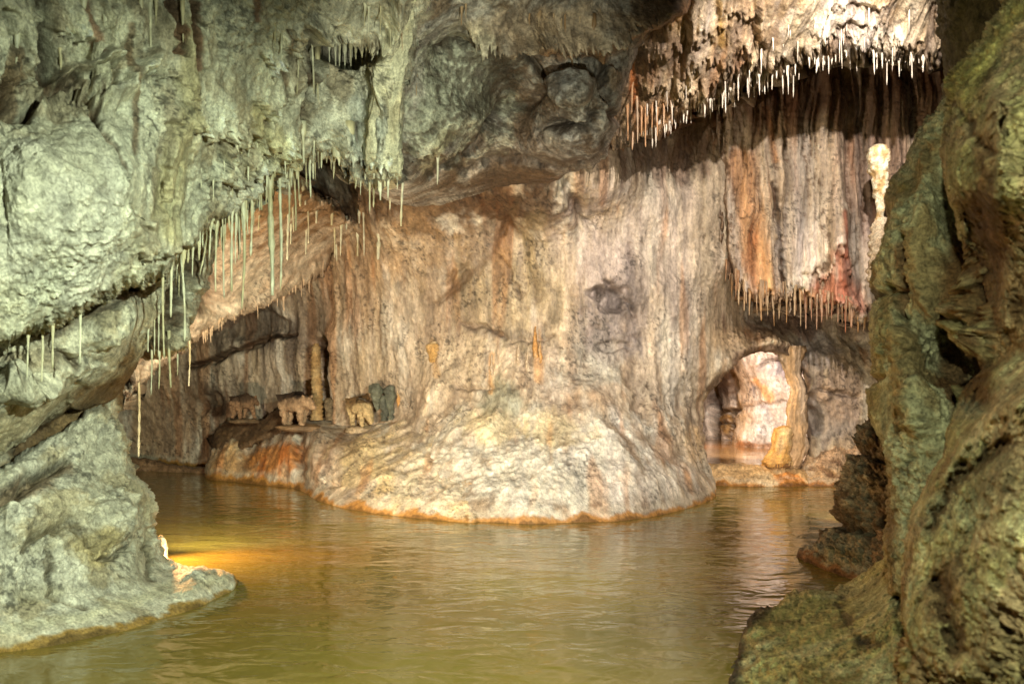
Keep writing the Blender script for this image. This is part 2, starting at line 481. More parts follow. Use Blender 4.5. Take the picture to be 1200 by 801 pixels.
# ------------------------------------------------------------------ the far and central wall
ARCH = [(826, 470), (833, 458), (848, 440), (858, 424), (880, 414), (905, 418), (930, 420), (942, 432), (946, 455), (945, 490),
        (946, 520), (948, 546), (948, 600), (842, 600), (838, 565), (832, 540), (828, 505)]
SH = lambda x, y: (x, y, wY(y))
def wall_mask(env):
    x, y = env['x'], env['y']
    m = sst(.5, -.5, (y - 440) / 90.)                       # fluted above, crusty at the foot
    patch = np.exp(-(((x - 590) / 120.) ** 2 + ((y - 340) / 70.) ** 2))      # broken area in the middle
    patch2 = np.exp(-(((x - 730) / 70.) ** 2 + ((y - 370) / 60.) ** 2))
    calm = sst(440, 520, x) * (1 - sst(815, 850, x)) * sst(225, 300, y)
    return np.clip(m * (1 - patch) * (1 - patch2) * (1 - .5 * calm) + .1, 0, 1)
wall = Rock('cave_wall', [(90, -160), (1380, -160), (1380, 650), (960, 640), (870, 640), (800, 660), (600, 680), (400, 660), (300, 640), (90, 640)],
    [(100, 560, 17.6), (100, 400, 17.6), (160, 540, 17.6), (250, 556, 17.0), (200, 470, 17.3), (290, 450, 16.4), (350, 450, 15.8), (360, 380, 15.8),
     (250, 380, 16.6), (150, 250, 16.5), (300, 300, 15.8), (385, 300, 14.6), (385, 400, 14.7), (385, 480, 14.9), (380, 560, 14.9), (460, 470, 14.0), (460, 400, 14.0),
     (470, 550, 13.8), (470, 620, 13.6), (430, 330, 14.0), (450, 260, 13.0), (520, 255, 12.8), (560, 470, 12.9),
     (520, 500, 12.6), (500, 540, 12.2), (505, 580, 11.75), (545, 575, 11.45), (505, 607, wY(607)), (545, 611, wY(611)), (505, 640, 11.2), (600, 650, 10.9), (700, 650, 10.85), (800, 640, 11.8),
     (620, 614, wY(614)), (720, 611, wY(611)), (765, 605, wY(605)), (800, 597, wY(597)), (830, 588, wY(588)), (850, 578, wY(578)), (850, 600, 13.3), (872, 570, 14.3), (872, 600, 14.3),
     (600, 560, 11.5), (600, 500, 12.1), (600, 462, 12.5), (610, 430, 12.75), (600, 350, 13.05), (600, 260, 13.0), (620, 220, 11.8), (700, 215, 12.2), (700, 580, 11.3),
     (700, 500, 12.0), (700, 430, 12.6), (700, 330, 12.8), (700, 250, 12.9), (790, 540, 12.4), (780, 470, 12.9), (780, 400, 13.1), (800, 300, 13.3),
     (800, 200, 13.4), (820, 540, 13.0), (822, 480, 13.6), (850, 395, 13.9), (832, 200, 13.2), (832, 260, 13.2), (834, 320, 13.3), (836, 370, 13.5), (900, 404, 14.3), (960, 425, 14.5), (880, 372, 15.3), (930, 378, 15.6), (985, 392, 15.6), (856, 352, 14.3), (1010, 400, 15.4), (1000, 440, 14.6), (950, 500, 14.7),
     (1000, 500, 14.6), (1000, 540, 14.5), (955, 566, 14.45), (1010, 568, 14.4), (960, 620, 14.4), (1100, 568, 14.4), (1100, 450, 14.4), (900, 330, 14.7), (1000, 330, 14.7),
     (900, 100, 13.9), (1050, 100, 13.9), (1100, 250, 14.3), (700, 100, 12.5), (500, 120, 11.5), (300, 120, 13), (600, -100, 11), (1000, -100, 13), (1300, 300, 13.5)],
    rel_flow(.24, .05, .06, .020, wall_mask, .08),
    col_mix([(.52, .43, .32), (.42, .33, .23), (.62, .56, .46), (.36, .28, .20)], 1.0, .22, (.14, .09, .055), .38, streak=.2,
        stains_and_shading=[
        ('e', 480, 235, 190, 50, (.11, .055, .02), .92), ('e', 620, 235, 90, 26, (.10, .055, .028), .85), ('e', 420, 320, 60, 70, (.44, .30, .18), .5),  # brown ceiling, with the shade under the lip painted in
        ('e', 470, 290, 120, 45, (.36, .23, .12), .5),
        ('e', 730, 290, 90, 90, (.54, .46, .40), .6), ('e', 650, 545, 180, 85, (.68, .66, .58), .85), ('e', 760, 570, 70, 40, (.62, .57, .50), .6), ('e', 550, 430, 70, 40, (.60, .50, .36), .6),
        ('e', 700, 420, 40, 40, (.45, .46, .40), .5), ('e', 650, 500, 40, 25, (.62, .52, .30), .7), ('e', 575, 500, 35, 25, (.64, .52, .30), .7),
        ('e', 600, 340, 90, 60, (.33, .27, .15), .55), ('e', 745, 350, 50, 55, (.26, .21, .18), .7), ('e', 716, 350, 30, 24, (.12, .10, .09), .85), ('e', 700, 375, 22, 26, (.2, .17, .15), .6),  # darkest ellipse paints shade into the wall pocket
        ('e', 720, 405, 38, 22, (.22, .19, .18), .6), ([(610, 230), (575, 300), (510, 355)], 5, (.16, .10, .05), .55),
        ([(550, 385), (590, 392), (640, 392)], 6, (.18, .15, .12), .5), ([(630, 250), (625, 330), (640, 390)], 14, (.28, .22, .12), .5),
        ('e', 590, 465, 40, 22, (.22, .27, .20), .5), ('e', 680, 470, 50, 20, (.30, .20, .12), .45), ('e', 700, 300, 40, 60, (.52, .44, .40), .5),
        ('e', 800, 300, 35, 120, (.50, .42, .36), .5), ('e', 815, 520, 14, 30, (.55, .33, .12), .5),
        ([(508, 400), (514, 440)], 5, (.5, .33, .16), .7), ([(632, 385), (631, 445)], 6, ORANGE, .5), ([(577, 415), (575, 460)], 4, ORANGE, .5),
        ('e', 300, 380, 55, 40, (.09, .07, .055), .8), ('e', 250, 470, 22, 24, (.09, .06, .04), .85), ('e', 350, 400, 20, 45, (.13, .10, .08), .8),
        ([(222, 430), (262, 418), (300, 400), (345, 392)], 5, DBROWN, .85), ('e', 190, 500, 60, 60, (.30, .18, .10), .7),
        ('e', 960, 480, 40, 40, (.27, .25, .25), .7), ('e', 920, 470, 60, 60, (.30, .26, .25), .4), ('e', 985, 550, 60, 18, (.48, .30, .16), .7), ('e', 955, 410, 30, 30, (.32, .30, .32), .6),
        ('e', 880, 395, 50, 20, (.50, .36, .22), .7), ([(834, 455), (848, 436), (862, 418), (900, 412), (930, 414), (948, 436), (950, 500), (946, 540)], 6, (.10, .06, .04), .85), ('e', 980, 460, 30, 30, (.46, .34, .26), .6),  # dark line paints the shadow band round the arch edge
        ('e', 900, 150, 160, 34, (.13, .065, .04), .6), ('e', 780, 185, 70, 26, (.20, .13, .09), .7), ('e', 930, 380, 80, 18, (.12, .07, .05), .8)],  # dark ellipses paint the overhang's shadow and the shade under the curtain
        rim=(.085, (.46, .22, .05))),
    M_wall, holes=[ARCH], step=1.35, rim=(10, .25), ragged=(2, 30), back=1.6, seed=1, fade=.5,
    marks=[('p', 716, 350, 0, 22, 17, .28), ('p', 700, 345, 0, 16, 9, .22), ('g', [(712, 330), (735, 340), (742, 362)], 4, .14), ('p', 722, 405, 0, 24, 7, .08), ('g', [(610, 230), (575, 300), (510, 355)], 4, .05),
           ('g', [(545, 378), (590, 393)], 3, .07), ('g', [(600, 398), (650, 394)], 3, .06), ('g', [(520, 330), (560, 300)], 3, .06), ('g', [(590, 300), (610, 350)], 3, .06),
           ('g', [(222, 430), (262, 418), (300, 400), (345, 392)], 3, .2), ('g', [(372, 400), (376, 440), (374, 492)], 8, .5),
           ('g', [(540, 458), (590, 450)], 2.5, .06), ('g', [(735, 430), (760, 500), (800, 560)], 8, .08),
           ('r', [(690, 460), (720, 520), (760, 590)], 18, .08), ('g', [(965, 455), (1000, 462)], 3, .12), ('g', [(940, 410), (960, 440), (952, 480)], 12, .15),
           ('p', 250, 472, 0, 18, 14, .15), ('p', 300, 380, 0, 45, 20, .2), ('g', [(650, 200), (690, 260)], 6, .1),
           ('l', [(835, 462), (850, 436), (866, 416), (900, 410), (940, 416)], 10, .10, 5), ('g', [(950, 470), (955, 500)], 8, .2)])

# flowstone mound that the figures stand on
mound = Rock('flowstone_mound', [(236, 566), (240, 545), (248, 526), (266, 513), (300, 503), (330, 498), (352, 490), (380, 491), (405, 493), (440, 490), (470, 486), (520, 476), (570, 470),
     (600, 500), (585, 560), (560, 640), (470, 640), (360, 620), (300, 590), (236, 590)],
    [(240, 561, wY(562)), (300, 566, wY(567)), (350, 570, wY(571)), (370, 584, wY(586)), (400, 594, wY(595)), (440, 601, wY(602)), (480, 605, wY(606)), (530, 610, wY(611)), (560, 612, wY(613)),
     (300, 600, 14.2), (370, 620, 12.5), (450, 640, 11.4), (560, 650, 10.9), (240, 600, 15.0),
     (262, 530, 15.3), (300, 520, 15.2), (340, 505, 14.9), (320, 545, 14.5), (360, 530, 14.0), (380, 505, 14.2), (385, 494, 14.9), (420, 496, 14.5), (420, 520, 13.4),
     (420, 560, 12.6), (470, 505, 13.4), (470, 560, 12.1), (520, 500, 12.8), (520, 560, 11.75), (560, 480, 12.9), (590, 480, 13.2), (600, 540, 12.4)],
    rel_flow(.12, .06, .07, .022, lambda e: sst(430, 350, e['x']) * .9, .3),
    col_mix([(.52, .43, .32), (.58, .45, .28), (.60, .56, .46)], 1.4, .5, (.14, .09, .05), .5, streak=.3,
        stains_and_shading=[('e', 275, 545, 45, 22, (.55, .32, .13), .8), ('e', 325, 535, 45, 26, (.50, .20, .045), .9), ('e', 310, 512, 40, 12, DBROWN, .8), ('e', 350, 500, 20, 10, (.20, .11, .05), .7),
                ('e', 385, 545, 22, 40, (.55, .42, .30), .7), ('e', 450, 545, 60, 40, (.66, .52, .28), .7), ('e', 390, 520, 25, 15, (.24, .16, .09), .55), ('e', 500, 560, 40, 40, (.62, .57, .47), .6)],
        rim=(.085, (.48, .23, .05))),
    M_wall, step=1.3, rim=(16, .45), ragged=(2.5, 26), back=1.2, seed=2, fade=.4,
    marks=[('g', [(352, 500), (350, 540), (362, 575)], 5, .22), ('g', [(300, 510), (290, 560)], 9, .10), ('r', [(372, 510), (372, 560)], 9, .12), ('p', 385, 568, 0, 16, 5, .18)])

# dark sloping slab under the left figure
slab = Rock('cave_wall', [(244, 532), (246, 514), (258, 498), (276, 488), (300, 489), (318, 480), (330, 473), (345, 477), (352, 489), (335, 503), (318, 512), (295, 520), (266, 532)],
    [(244, 520, 15.6), (300, 490, 15.4), (335, 480, 15.1), (350, 495, 14.9), (300, 515, 14.9), (260, 535, 15.1)],
    rel_crag(.1, .10, .02, 1.0, 2.5), col_mix([(.15, .09, .045), (.22, .14, .08)], 1.5, 1), M_ceil, step=1.3, rim=(7, .3), ragged=(2, 14), back=1.0, seed=3)

# lit fold of the low ceiling on the left
fold = Rock('cave_ceiling', [(138, 485), (146, 470), (150, 440), (130, 300), (200, 180), (330, 190), (420, 262), (405, 285), (385, 300), (374, 322), (352, 334), (330, 352), (300, 360), (268, 374), (243, 395), (222, 408), (196, 428), (160, 452), (150, 470)],
    [(150, 465, 11.6), (150, 380, 11.3), (220, 405, 12.0), (270, 370, 12.6), (330, 345, 13.4), (385, 305, 14.3), (400, 280, 14.0), (300, 320, 12.4), (250, 340, 11.6), (300, 260, 10.6), (200, 250, 9.6), (340, 240, 11.0), (400, 255, 12.4)],
    rel_flow(.22, .03, .10, .015, lambda e: np.full(len(e['x']), .4), .9),
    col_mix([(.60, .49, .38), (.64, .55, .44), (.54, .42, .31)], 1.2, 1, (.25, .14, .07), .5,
        stains_and_shading=[('e', 300, 240, 130, 45, (.24, .13, .05), .9), ('e', 228, 325, 26, 42, (.07, .035, .015), .95), ([(385, 300), (330, 348), (240, 393)], 5, (.66, .55, .42), .5)]),  # near-black ellipse paints shade into the gap beside the fold
    M_wall, step=1.3, rim=(14, .5), ragged=(2.5, 24), drip=7, back=2.2, seed=4,
    marks=[('r', [(385, 300), (340, 340), (270, 368)], 7, .08), ('g', [(230, 290), (240, 350)], 14, .5)])

# ------------------------------------------------------------------ fluted curtain wall on the right, above the arch
flute = Rock('flowstone_curtain', [(842, 40), (1130, 40), (1130, 420), (1035, 405), (1022, 390), (1016, 378), (1006, 372), (998, 378), (985, 362), (972, 366), (956, 360), (944, 362), (932, 345), (922, 360), (905, 356),
     (890, 352), (876, 348), (866, 340), (856, 330), (846, 312), (838, 240), (836, 180)],
    [(840, 60, 13.4), (850, 320, 13.5), (842, 220, 13.4), (880, 340, 13.35), (880, 240, 13.15), (900, 150, 13.3), (930, 340, 13.5), (930, 250, 13.3), (990, 370, 13.3), (985, 300, 13.2), (1020, 360, 13.5),
     (1020, 200, 13.4), (980, 100, 13.5), (1080, 250, 13.3), (1100, 60, 13.6)],
    rel_flow(.14, .16, .05, .015, lambda e: np.full(len(e['x']), 1.), .09),
    col_mix([(.52, .42, .33), (.46, .35, .25), (.58, .50, .42)], 1.5, .12, (.12, .06, .03), .75, streak=.4,
        stains_and_shading=[([(868, 190), (878, 260), (888, 330)], 17, (.54, .27, .11), .75), ([(898, 130), (908, 190)], 5, (.50, .24, .10), .7), ([(846, 210), (850, 290), (858, 330)], 6, (.16, .08, .03), .7),
                ([(986, 252), (988, 300)], 6, RED, .8), ('e', 974, 342, 32, 26, RED, .8), ([(985, 300), (998, 360)], 14, RED, .75), ('e', 945, 350, 20, 14, (.40, .22, .10), .7),
                ([(908, 230), (914, 290), (916, 330)], 3, DBROWN, .8), ('e', 900, 350, 50, 12, (.36, .20, .09), .6), ('e', 930, 280, 22, 60, (.60, .54, .50), .5), ('e', 940, 110, 160, 50, (.15, .07, .045), .8), ('e', 1020, 200, 50, 90, (.38, .25, .19), .7)]),  # wide dark ellipse paints the overhang's cast shadow; stalagmite backdrop darker
    M_wall, step=1.3, rim=(12, .35), ragged=(2, 16), drip=15, back=1.0, kind=None, seed=5,
    marks=[('l', [(862, 346), (890, 352), (925, 344), (960, 358), (1000, 368), (1020, 372)], 30, .12, 16), ('l', [(944, 322), (965, 320), (984, 300), (1000, 312)], 26, .08, 16),
           ('g', [(846, 190), (850, 280), (860, 330)], 4, .15), ('g', [(908, 220), (914, 300), (916, 340)], 3, .12), ('r', [(986, 252), (990, 320), (1000, 370)], 10, .12), ('g', [(940, 322), (965, 312), (984, 290)], 3, .08)])
tag(flute.o, 'wide fluted flowstone curtain with an orange streak and a dark red patch above the arch', 'flowstone')

# ------------------------------------------------------------------ ceiling in the middle and over the right
over = Rock('cave_ceiling', [(700, -170), (1112, -170), (1104, 20), (1100, 62), (1088, 80), (1072, 66), (1050, 74), (1020, 62), (990, 66), (966, 72), (950, 66), (930, 74), (915, 86), (905, 84), (890, 90), (872, 100), (870, 110), (850, 112), (838, 122),
     (815, 128), (800, 134), (786, 150), (770, 158), (752, 160), (736, 170), (700, 175), (660, 100)],
    [(740, 160, 11.2), (740, 60, 10.4), (800, 130, 10.9), (870, 100, 10.7), (930, 70, 10.5), (1000, 62, 10.4), (1090, 72, 10.4), (1090, -100, 9.5), (1000, -20, 9.7), (900, 0, 9.6), (900, 60, 10.1), (800, 60, 10.2), (780, -20, 9.2), (800, -120, 8.6), (1000, -140, 9.0)],
    rel_flow(.22, .12, .03, .012, lambda e: np.full(len(e['x']), 1.), .2, .2),
    col_mix([(.46, .37, .27), (.54, .46, .37), (.36, .26, .17)], 1.6, .2, streak=.5, dirt_amt=.5, dirt=(.14, .08, .04),
        stains_and_shading=[('e', 750, 60, 60, 120, (.22, .14, .085), .85), ([(800, -10), (700, 60)], 25, (.30, .15, .06), .7), ('e', 775, 140, 40, 25, (.40, .24, .13), .7), ([(740, 70), (745, 120)], 5, (.5, .2, .07), .8), ('e', 1000, 30, 70, 40, (.68, .60, .52), .8), ([(842, 0), (846, 50)], 5, (.3, .17, .03), .7)]),  # large pale ellipse paints the pool of light on the overhang
    M_near, step=1.3, rim=(16, .5), ragged=(2.5, 20), drip=17, back=2.8, seed=6,
    marks=[('l', [(742, 140), (765, 138), (800, 112), (840, 98), (872, 84), (915, 66), (960, 50), (1020, 46), (1060, 50), (1090, 56)], 26, .06, 14), ('l', [(740, 100), (790, 92), (840, 70), (900, 50)], 36, .045, 16), ('l', [(940, 34), (980, 40), (1020, 30), (1050, 34)], 30, .035, 10), ('l', [(740, 55), (790, 52), (850, 34), (900, 14)], 32, .04, 14), ('l', [(960, 8), (1000, 14), (1040, 4)], 26, .03, 8),
           ('g', [(980, 36), (1010, 28)], 5, .12), ('g', [(1000, 2), (1020, 12)], 5, .12), ('g', [(875, 30), (895, 60)], 8, .12)])

boss = Rock('cave_ceiling', [(440, -170), (800, -170), (840, -10), (800, 14), (770, 34), (748, 60), (735, 100), (733, 130), (732, 152), (722, 172), (712, 186), (694, 196), (665, 204), (640, 216), (600, 222), (570, 230), (520, 240), (470, 245), (430, 225), (430, 100)],
    [(440, -100, 6.6), (600, -100, 7.2), (500, 40, 8.2), (520, 60, 8.9), (560, 30, 8.4), (620, 50, 8.6), (700, 40, 8.9), (780, 10, 9.2), (740, -100, 8.4), (600, 90, 9.4), (640, 78, 9.5), (700, 72, 9.6), (530, 100, 8.9), (560, 140, 9.0), (520, 180, 9.2), (480, 210, 9.3),
     (545, 180, 9.8), (600, 120, 10.0), (590, 150, 10.0), (640, 110, 9.15), (680, 110, 9.05), (720, 130, 9.3), (660, 145, 9.35), (660, 165, 9.2), (700, 178, 9.5), (620, 180, 9.8), (640, 212, 10.8), (570, 225, 11.2), (500, 235, 11.2), (440, 215, 10)],
    rel_crag(.12, .12, .018, .7, .95),
    col_mix([(.30, .26, .22), (.38, .35, .31), (.22, .16, .11), (.44, .40, .34)], 1.2, .8, (.07, .04, .02), .7,
        stains_and_shading=[('e', 540, 115, 66, 85, (.60, .61, .47), .9), ('e', 510, 150, 30, 60, (.48, .48, .36), .7), ([(500, 200), (525, 160)], 10, (.5, .46, .28), .6), ('e', 640, 35, 120, 30, (.34, .23, .13), .6), ([(640, 60), (720, 55), (800, 10)], 16, (.32, .16, .07), .7),  # pale green ellipses paint the green-lit look of the left panel
                ([(520, 58), (575, 40)], 8, (.5, .45, .33), .6), ('e', 600, 212, 130, 18, (.11, .06, .025), .9), ('e', 665, 215, 60, 14, (.13, .07, .03), .8), ('e', 665, 100, 30, 22, (.33, .31, .30), .6), ([(570, 190), (545, 210)], 8, (.55, .50, .42), .7), ([(580, 70), (600, 100)], 14, (.08, .06, .045), .7),  # brown lower edge, with under-lip shade painted in
                ([(590, 130), (560, 165), (545, 185)], 5, DBROWN, .8), ([(520, 60), (570, 55)], 4, DBROWN, .7)]),
    M_ceil, step=1.3, rim=(18, .6), ragged=(3, 30), back=2.8, seed=7,
    marks=[('l', [(478, 196), (500, 188), (530, 180), (550, 172)], 26, .12, 10), ('l', [(540, 38), (600, 46), (640, 40), (700, 34), (760, 20)], 24, .14, 10),
           ('g', [(590, 128), (565, 165), (540, 190), (500, 205)], 5, .25), ('g', [(515, 62), (560, 55), (600, 60), (650, 64)], 5, .22), ('g', [(640, 148), (690, 152), (705, 132)], 5, .2), ('r', [(560, 45), (620, 48), (700, 40), (790, 5)], 14, .3),
           ('p', 668, 105, 0, 30, 24, -.25), ('g', [(620, 66), (640, 100), (610, 130)], 6, .12), ('g', [(700, 70), (712, 110), (730, 140)], 5, .15), ('r', [(700, 60), (716, 90)], 8, .2), ('g', [(540, 200), (600, 190), (680, 195)], 5, .14)])

# ------------------------------------------------------------------ the near left rock
upper = Rock('cave_wall', [(-230, -170), (520, -170), (510, 0), (495, 40), (486, 80), (474, 130), (468, 165), (466, 205), (452, 214), (438, 222), (424, 218), (408, 215), (398, 186), (376, 182), (356, 194), (346, 208), (330, 218), (318, 226), (300, 242), (284, 250), (268, 262), (246, 264),
     (234, 284), (222, 292), (206, 306), (192, 326), (168, 330), (150, 335), (128, 352), (100, 362), (62, 384), (30, 392), (0, 406), (-230, 470)],
    [(-200, 400, 4.6), (-200, -100, 4.4), (0, 380, 5.3), (0, 250, 5.0), (60, 200, 5.1), (100, 330, 5.6), (140, 200, 5.45), (40, 110, 5.6), (100, 100, 5.8), (0, 0, 5.2), (120, 0, 5.8), (180, 100, 6.1), (170, 180, 6.0), (160, 260, 5.9), (200, 300, 6.5), (250, 255, 7.2), (220, 200, 6.7),
     (300, 235, 7.7), (300, 150, 7.2), (300, 50, 6.8), (230, 0, 6.3), (350, 195, 8.2), (380, 150, 8.1), (400, 205, 8.5), (420, 100, 8.2), (410, 60, 8.4), (400, 20, 7.4), (450, 200, 8.5), (470, 100, 8.1), (480, 0, 7.6), (350, -100, 6.6), (500, -100, 6.8)],
    rel_knob(.26, .09, .045, .012, .6, [(290, 200, 75, 70), (455, 110, 40, 120), (210, 60, 60, 80), (110, 50, 70, 75), (345, 90, 40, 80), (20, 60, 50, 60), (410, 180, 50, 45), (200, 230, 40, 60)], .15),
    col_mix([(.50, .48, .37), (.58, .57, .45), (.38, .33, .23), (.64, .61, .46)], 1.1, .6, (.09, .05, .025), .72,
        stains_and_shading=[('e', 60, 260, 110, 90, (.52, .50, .42), .7), ([(120, 20), (118, 130)], 8, (.5, .47, .33), .7), ([(222, 30), (205, 160), (190, 270)], 18, (.40, .35, .20), .75), ([(300, 130), (330, 190)], 22, (.58, .5, .26), .6), ([(460, 10), (458, 100), (452, 200)], 16, (.64, .60, .42), .9),
                ('e', 300, 230, 60, 30, (.66, .64, .54), .7), ('e', 430, 160, 30, 50, (.42, .46, .42), .6), ('e', 400, 66, 40, 16, (.10, .08, .06), .8), ([(150, 30), (155, 180)], 4, BROWN, .7), ([(60, 30), (55, 110)], 5, DBROWN, .75), ([(20, 60), (15, 130)], 8, BROWN, .7), ([(210, 5), (206, 60)], 5, (.2, .09, .05), .8), ([(232, 5), (228, 80)], 5, (.2, .09, .05), .8), ([(100, 0), (108, 60)], 6, (.22, .10, .05), .8), ('e', 70, 100, 36, 12, DBROWN, .7), ([(365, 60), (362, 140)], 4, DBROWN, .7), ([(305, 0), (305, 25)], 4, (.2, .09, .05), .8), ([(340, 40), (335, 110)], 3, BROWN, .7)]),
    M_near, step=1.3, rim=(20, .5), ragged=(2.5, 26), drip=9, back=3.0, seed=8,
    marks=[('l', [(78, 118), (90, 108), (110, 100)], 18, .12, 10), ('l', [(150, 80), (170, 92), (190, 84), (205, 100)], 22, .10, 14), ('l', [(232, 160), (255, 170), (290, 168), (330, 176), (352, 168)], 34, .11, 20), ('l', [(240, 205), (270, 214), (300, 208), (335, 196), (356, 182)], 26, .10, 16),
           ('l', [(375, 58), (395, 50), (425, 52), (460, 40)], 26, .16, 12), ('l', [(300, 62), (320, 70), (345, 60), (368, 78)], 26, .10, 16), ('l', [(0, 96), (20, 100), (48, 92)], 26, .10, 12), ('l', [(395, 188), (415, 196), (440, 204), (470, 196)], 30, .12, 14), ('l', [(60, 40), (80, 48), (110, 44)], 22, .09, 12),
           ('l', [(205, 140), (222, 150), (240, 146)], 26, .08, 12), ('l', [(150, 300), (175, 306), (200, 296), (226, 280)], 20, .08, 10), ('l', [(290, 120), (320, 128), (350, 118)], 20, .07, 14),
           ('g', [(0, 132), (30, 135), (50, 112), (90, 92)], 6, .16), ('r', [(46, 130), (50, 108), (90, 84), (130, 66)], 10, .16), ('g', [(90, 105), (140, 195), (150, 235), (170, 270)], 4, .08), ('p', 80, 220, 0, 95, 85, -.07),
           ('g', [(140, 60), (110, 140)], 5, .12), ('r', [(118, 0), (118, 125)], 9, .2), ('r', [(225, 20), (205, 160), (186, 280)], 18, .06), ('g', [(190, 150), (182, 240)], 6, .12), ('r', [(465, -20), (462, 70), (450, 140), (452, 205)], 13, .26), ('g', [(488, 60), (475, 120)], 5, .1),
           ('p', 405, 62, 0, 42, 18, .35), ('r', [(372, 30), (380, 60), (366, 90)], 8, .2), ('g', [(310, 145), (312, 220)], 3, .08), ('g', [(255, 140), (250, 230)], 3, .1), ('g', [(270, 145), (262, 210)], 3, .08), ('g', [(365, 40), (362, 145)], 4, .16), ('g', [(340, 40), (336, 120)], 3, .12), ('g', [(232, -10), (226, 70)], 4, .16), ('g', [(208, -10), (204, 60)], 4, .16),
           ('r', [(180, 60), (130, 120)], 8, .15), ('g', [(60, 0), (52, 100)], 6, .16), ('g', [(15, 20), (10, 120)], 6, .16), ('g', [(420, 150), (428, 210)], 4, .1), ('r', [(402, 160), (405, 210)], 8, .12)])

middle = Rock('cave_wall', [(-230, 400), (-20, 380), (100, 320), (190, 290), (245, 262), (262, 280), (248, 322), (226, 352), (216, 386), (200, 410), (178, 430), (160, 440), (150, 452), (146, 470), (140, 492), (152, 520), (150, 560), (-230, 640)],
    [(-200, 480, 5.6), (-200, 620, 6.2), (0, 420, 6.3), (0, 460, 5.9), (0, 482, 6.0), (0, 530, 6.7), (0, 580, 6.7), (60, 440, 6.2), (60, 480, 6.8), (60, 520, 7.2), (120, 380, 6.7), (130, 410, 6.6), (110, 450, 7.0), (110, 480, 7.6), (150, 370, 6.7), (190, 320, 7.6), (160, 340, 7.3), (200, 400, 7.8), (160, 440, 7.9), (235, 290, 8.4), (225, 350, 8.3),
     (165, 400, 7.6), (150, 470, 8.2), (140, 520, 8.0)],
    rel_knob(.22, .14, .045, .012, .9),
    col_mix([(.52, .49, .38), (.64, .60, .47), (.44, .38, .26)], 1.3, 1, (.10, .06, .03), .7,
        stains_and_shading=[([(0, 395), (60, 385), (120, 350), (170, 335)], 16, DBROWN, .75), ([(165, 445), (195, 380), (230, 300)], 12, (.10, .05, .02), .9), ([(-100, 620), (0, 590), (60, 545), (105, 480), (150, 445)], 26, (.20, .12, .05), .95), ('e', 30, 420, 50, 18, (.22, .15, .08), .6), ('e', 150, 425, 14, 24, (.14, .08, .03), .7)]),  # long dark bands paint shade into the recess and the gaps
    M_near, step=1.3, rim=(12, .4), ragged=(3, 22), drip=4, back=2.6, seed=9,
    marks=[('g', [(165, 445), (195, 380), (228, 300)], 8, .35), ('r', [(205, 400), (232, 340)], 9, .15), ('g', [(0, 560), (60, 520), (110, 470), (150, 448)], 14, .25), ('p', 30, 455, 0, 55, 18, -.22), ('p', 125, 385, 0, 32, 26, -.2), ('p', 115, 440, 0, 40, 16, -.12), ('g', [(60, 400), (90, 430)], 6, .1), ('p', 148, 335, 0, 16, 6, .3)])

ledge = Rock('cave_wall', [(-230, 600), (-60, 570), (0, 552), (18, 538), (50, 518), (78, 500), (104, 478), (120, 470), (132, 478), (146, 500), (152, 528), (156, 556), (170, 578), (176, 606), (180, 632), (192, 652), (206, 662), (235, 664), (262, 668), (280, 680), (277, 698), (240, 730), (150, 770), (0, 800), (-230, 830)],
    [(-200, 600, 5.9), (-200, 790, wY(790)), (0, 764, wY(764)), (0, 790, 5.9), (60, 757, wY(757)), (150, 739, wY(739)), (150, 770, 6.3), (200, 722, wY(722)), (240, 708, wY(708)), (240, 740, 6.95), (268, 694, wY(694)), (276, 686, 7.55), (0, 742, 5.9), (100, 728, 6.35), (180, 704, 6.85), (240, 682, 7.4), (262, 676, 7.6), (225, 690, 7.1), (200, 668, 7.7),
     (0, 700, 6.1), (100, 690, 6.6), (160, 660, 7.3), (185, 650, 7.75), (0, 640, 6.3), (80, 640, 6.7), (150, 600, 7.2), (172, 600, 7.7), (0, 580, 6.6), (60, 560, 6.9), (100, 520, 7.2), (130, 490, 7.5), (140, 540, 7.5), (80, 510, 7.2), (40, 540, 6.9)],
    rel_knob(.20, .10, .042, .012, .9),
    col_mix([(.50, .47, .37), (.60, .57, .47), (.44, .38, .26)], 1.3, 1, (.10, .07, .03), .66,
        stains_and_shading=[([(-80, 610), (0, 590), (40, 565), (80, 545)], 14, (.22, .14, .08), .8), ('e', 110, 640, 26, 24, (.48, .38, .18), .6), ('e', 60, 690, 60, 20, (.36, .32, .2), .5), ([(0, 735), (100, 722), (200, 690), (260, 678)], 10, (.58, .54, .38), .6), ('e', 165, 640, 14, 40, (.28, .24, .16), .5)],  # brown line over the long groove paints in its recess shade
        rim=(.07, (.34, .19, .03))),
    M_near, step=1.25, rim=(12, .3), ragged=(3, 18), back=1.5, seed=10, fade=.35,
    marks=[('g', [(-60, 600), (0, 585), (40, 560), (75, 540)], 9, .22), ('g', [(30, 640), (80, 610), (110, 640)], 4, .10), ('p', 112, 650, 0, 4, 5, .12), ('g', [(170, 620), (176, 680)], 4, .12), ('g', [(60, 640), (62, 690), (100, 710)], 4, .08), ('p', 20, 620, 0, 40, 26, -.12), ('p', 130, 610, 0, 30, 30, -.10), ('g', [(120, 655), (150, 640)], 4, .1)])

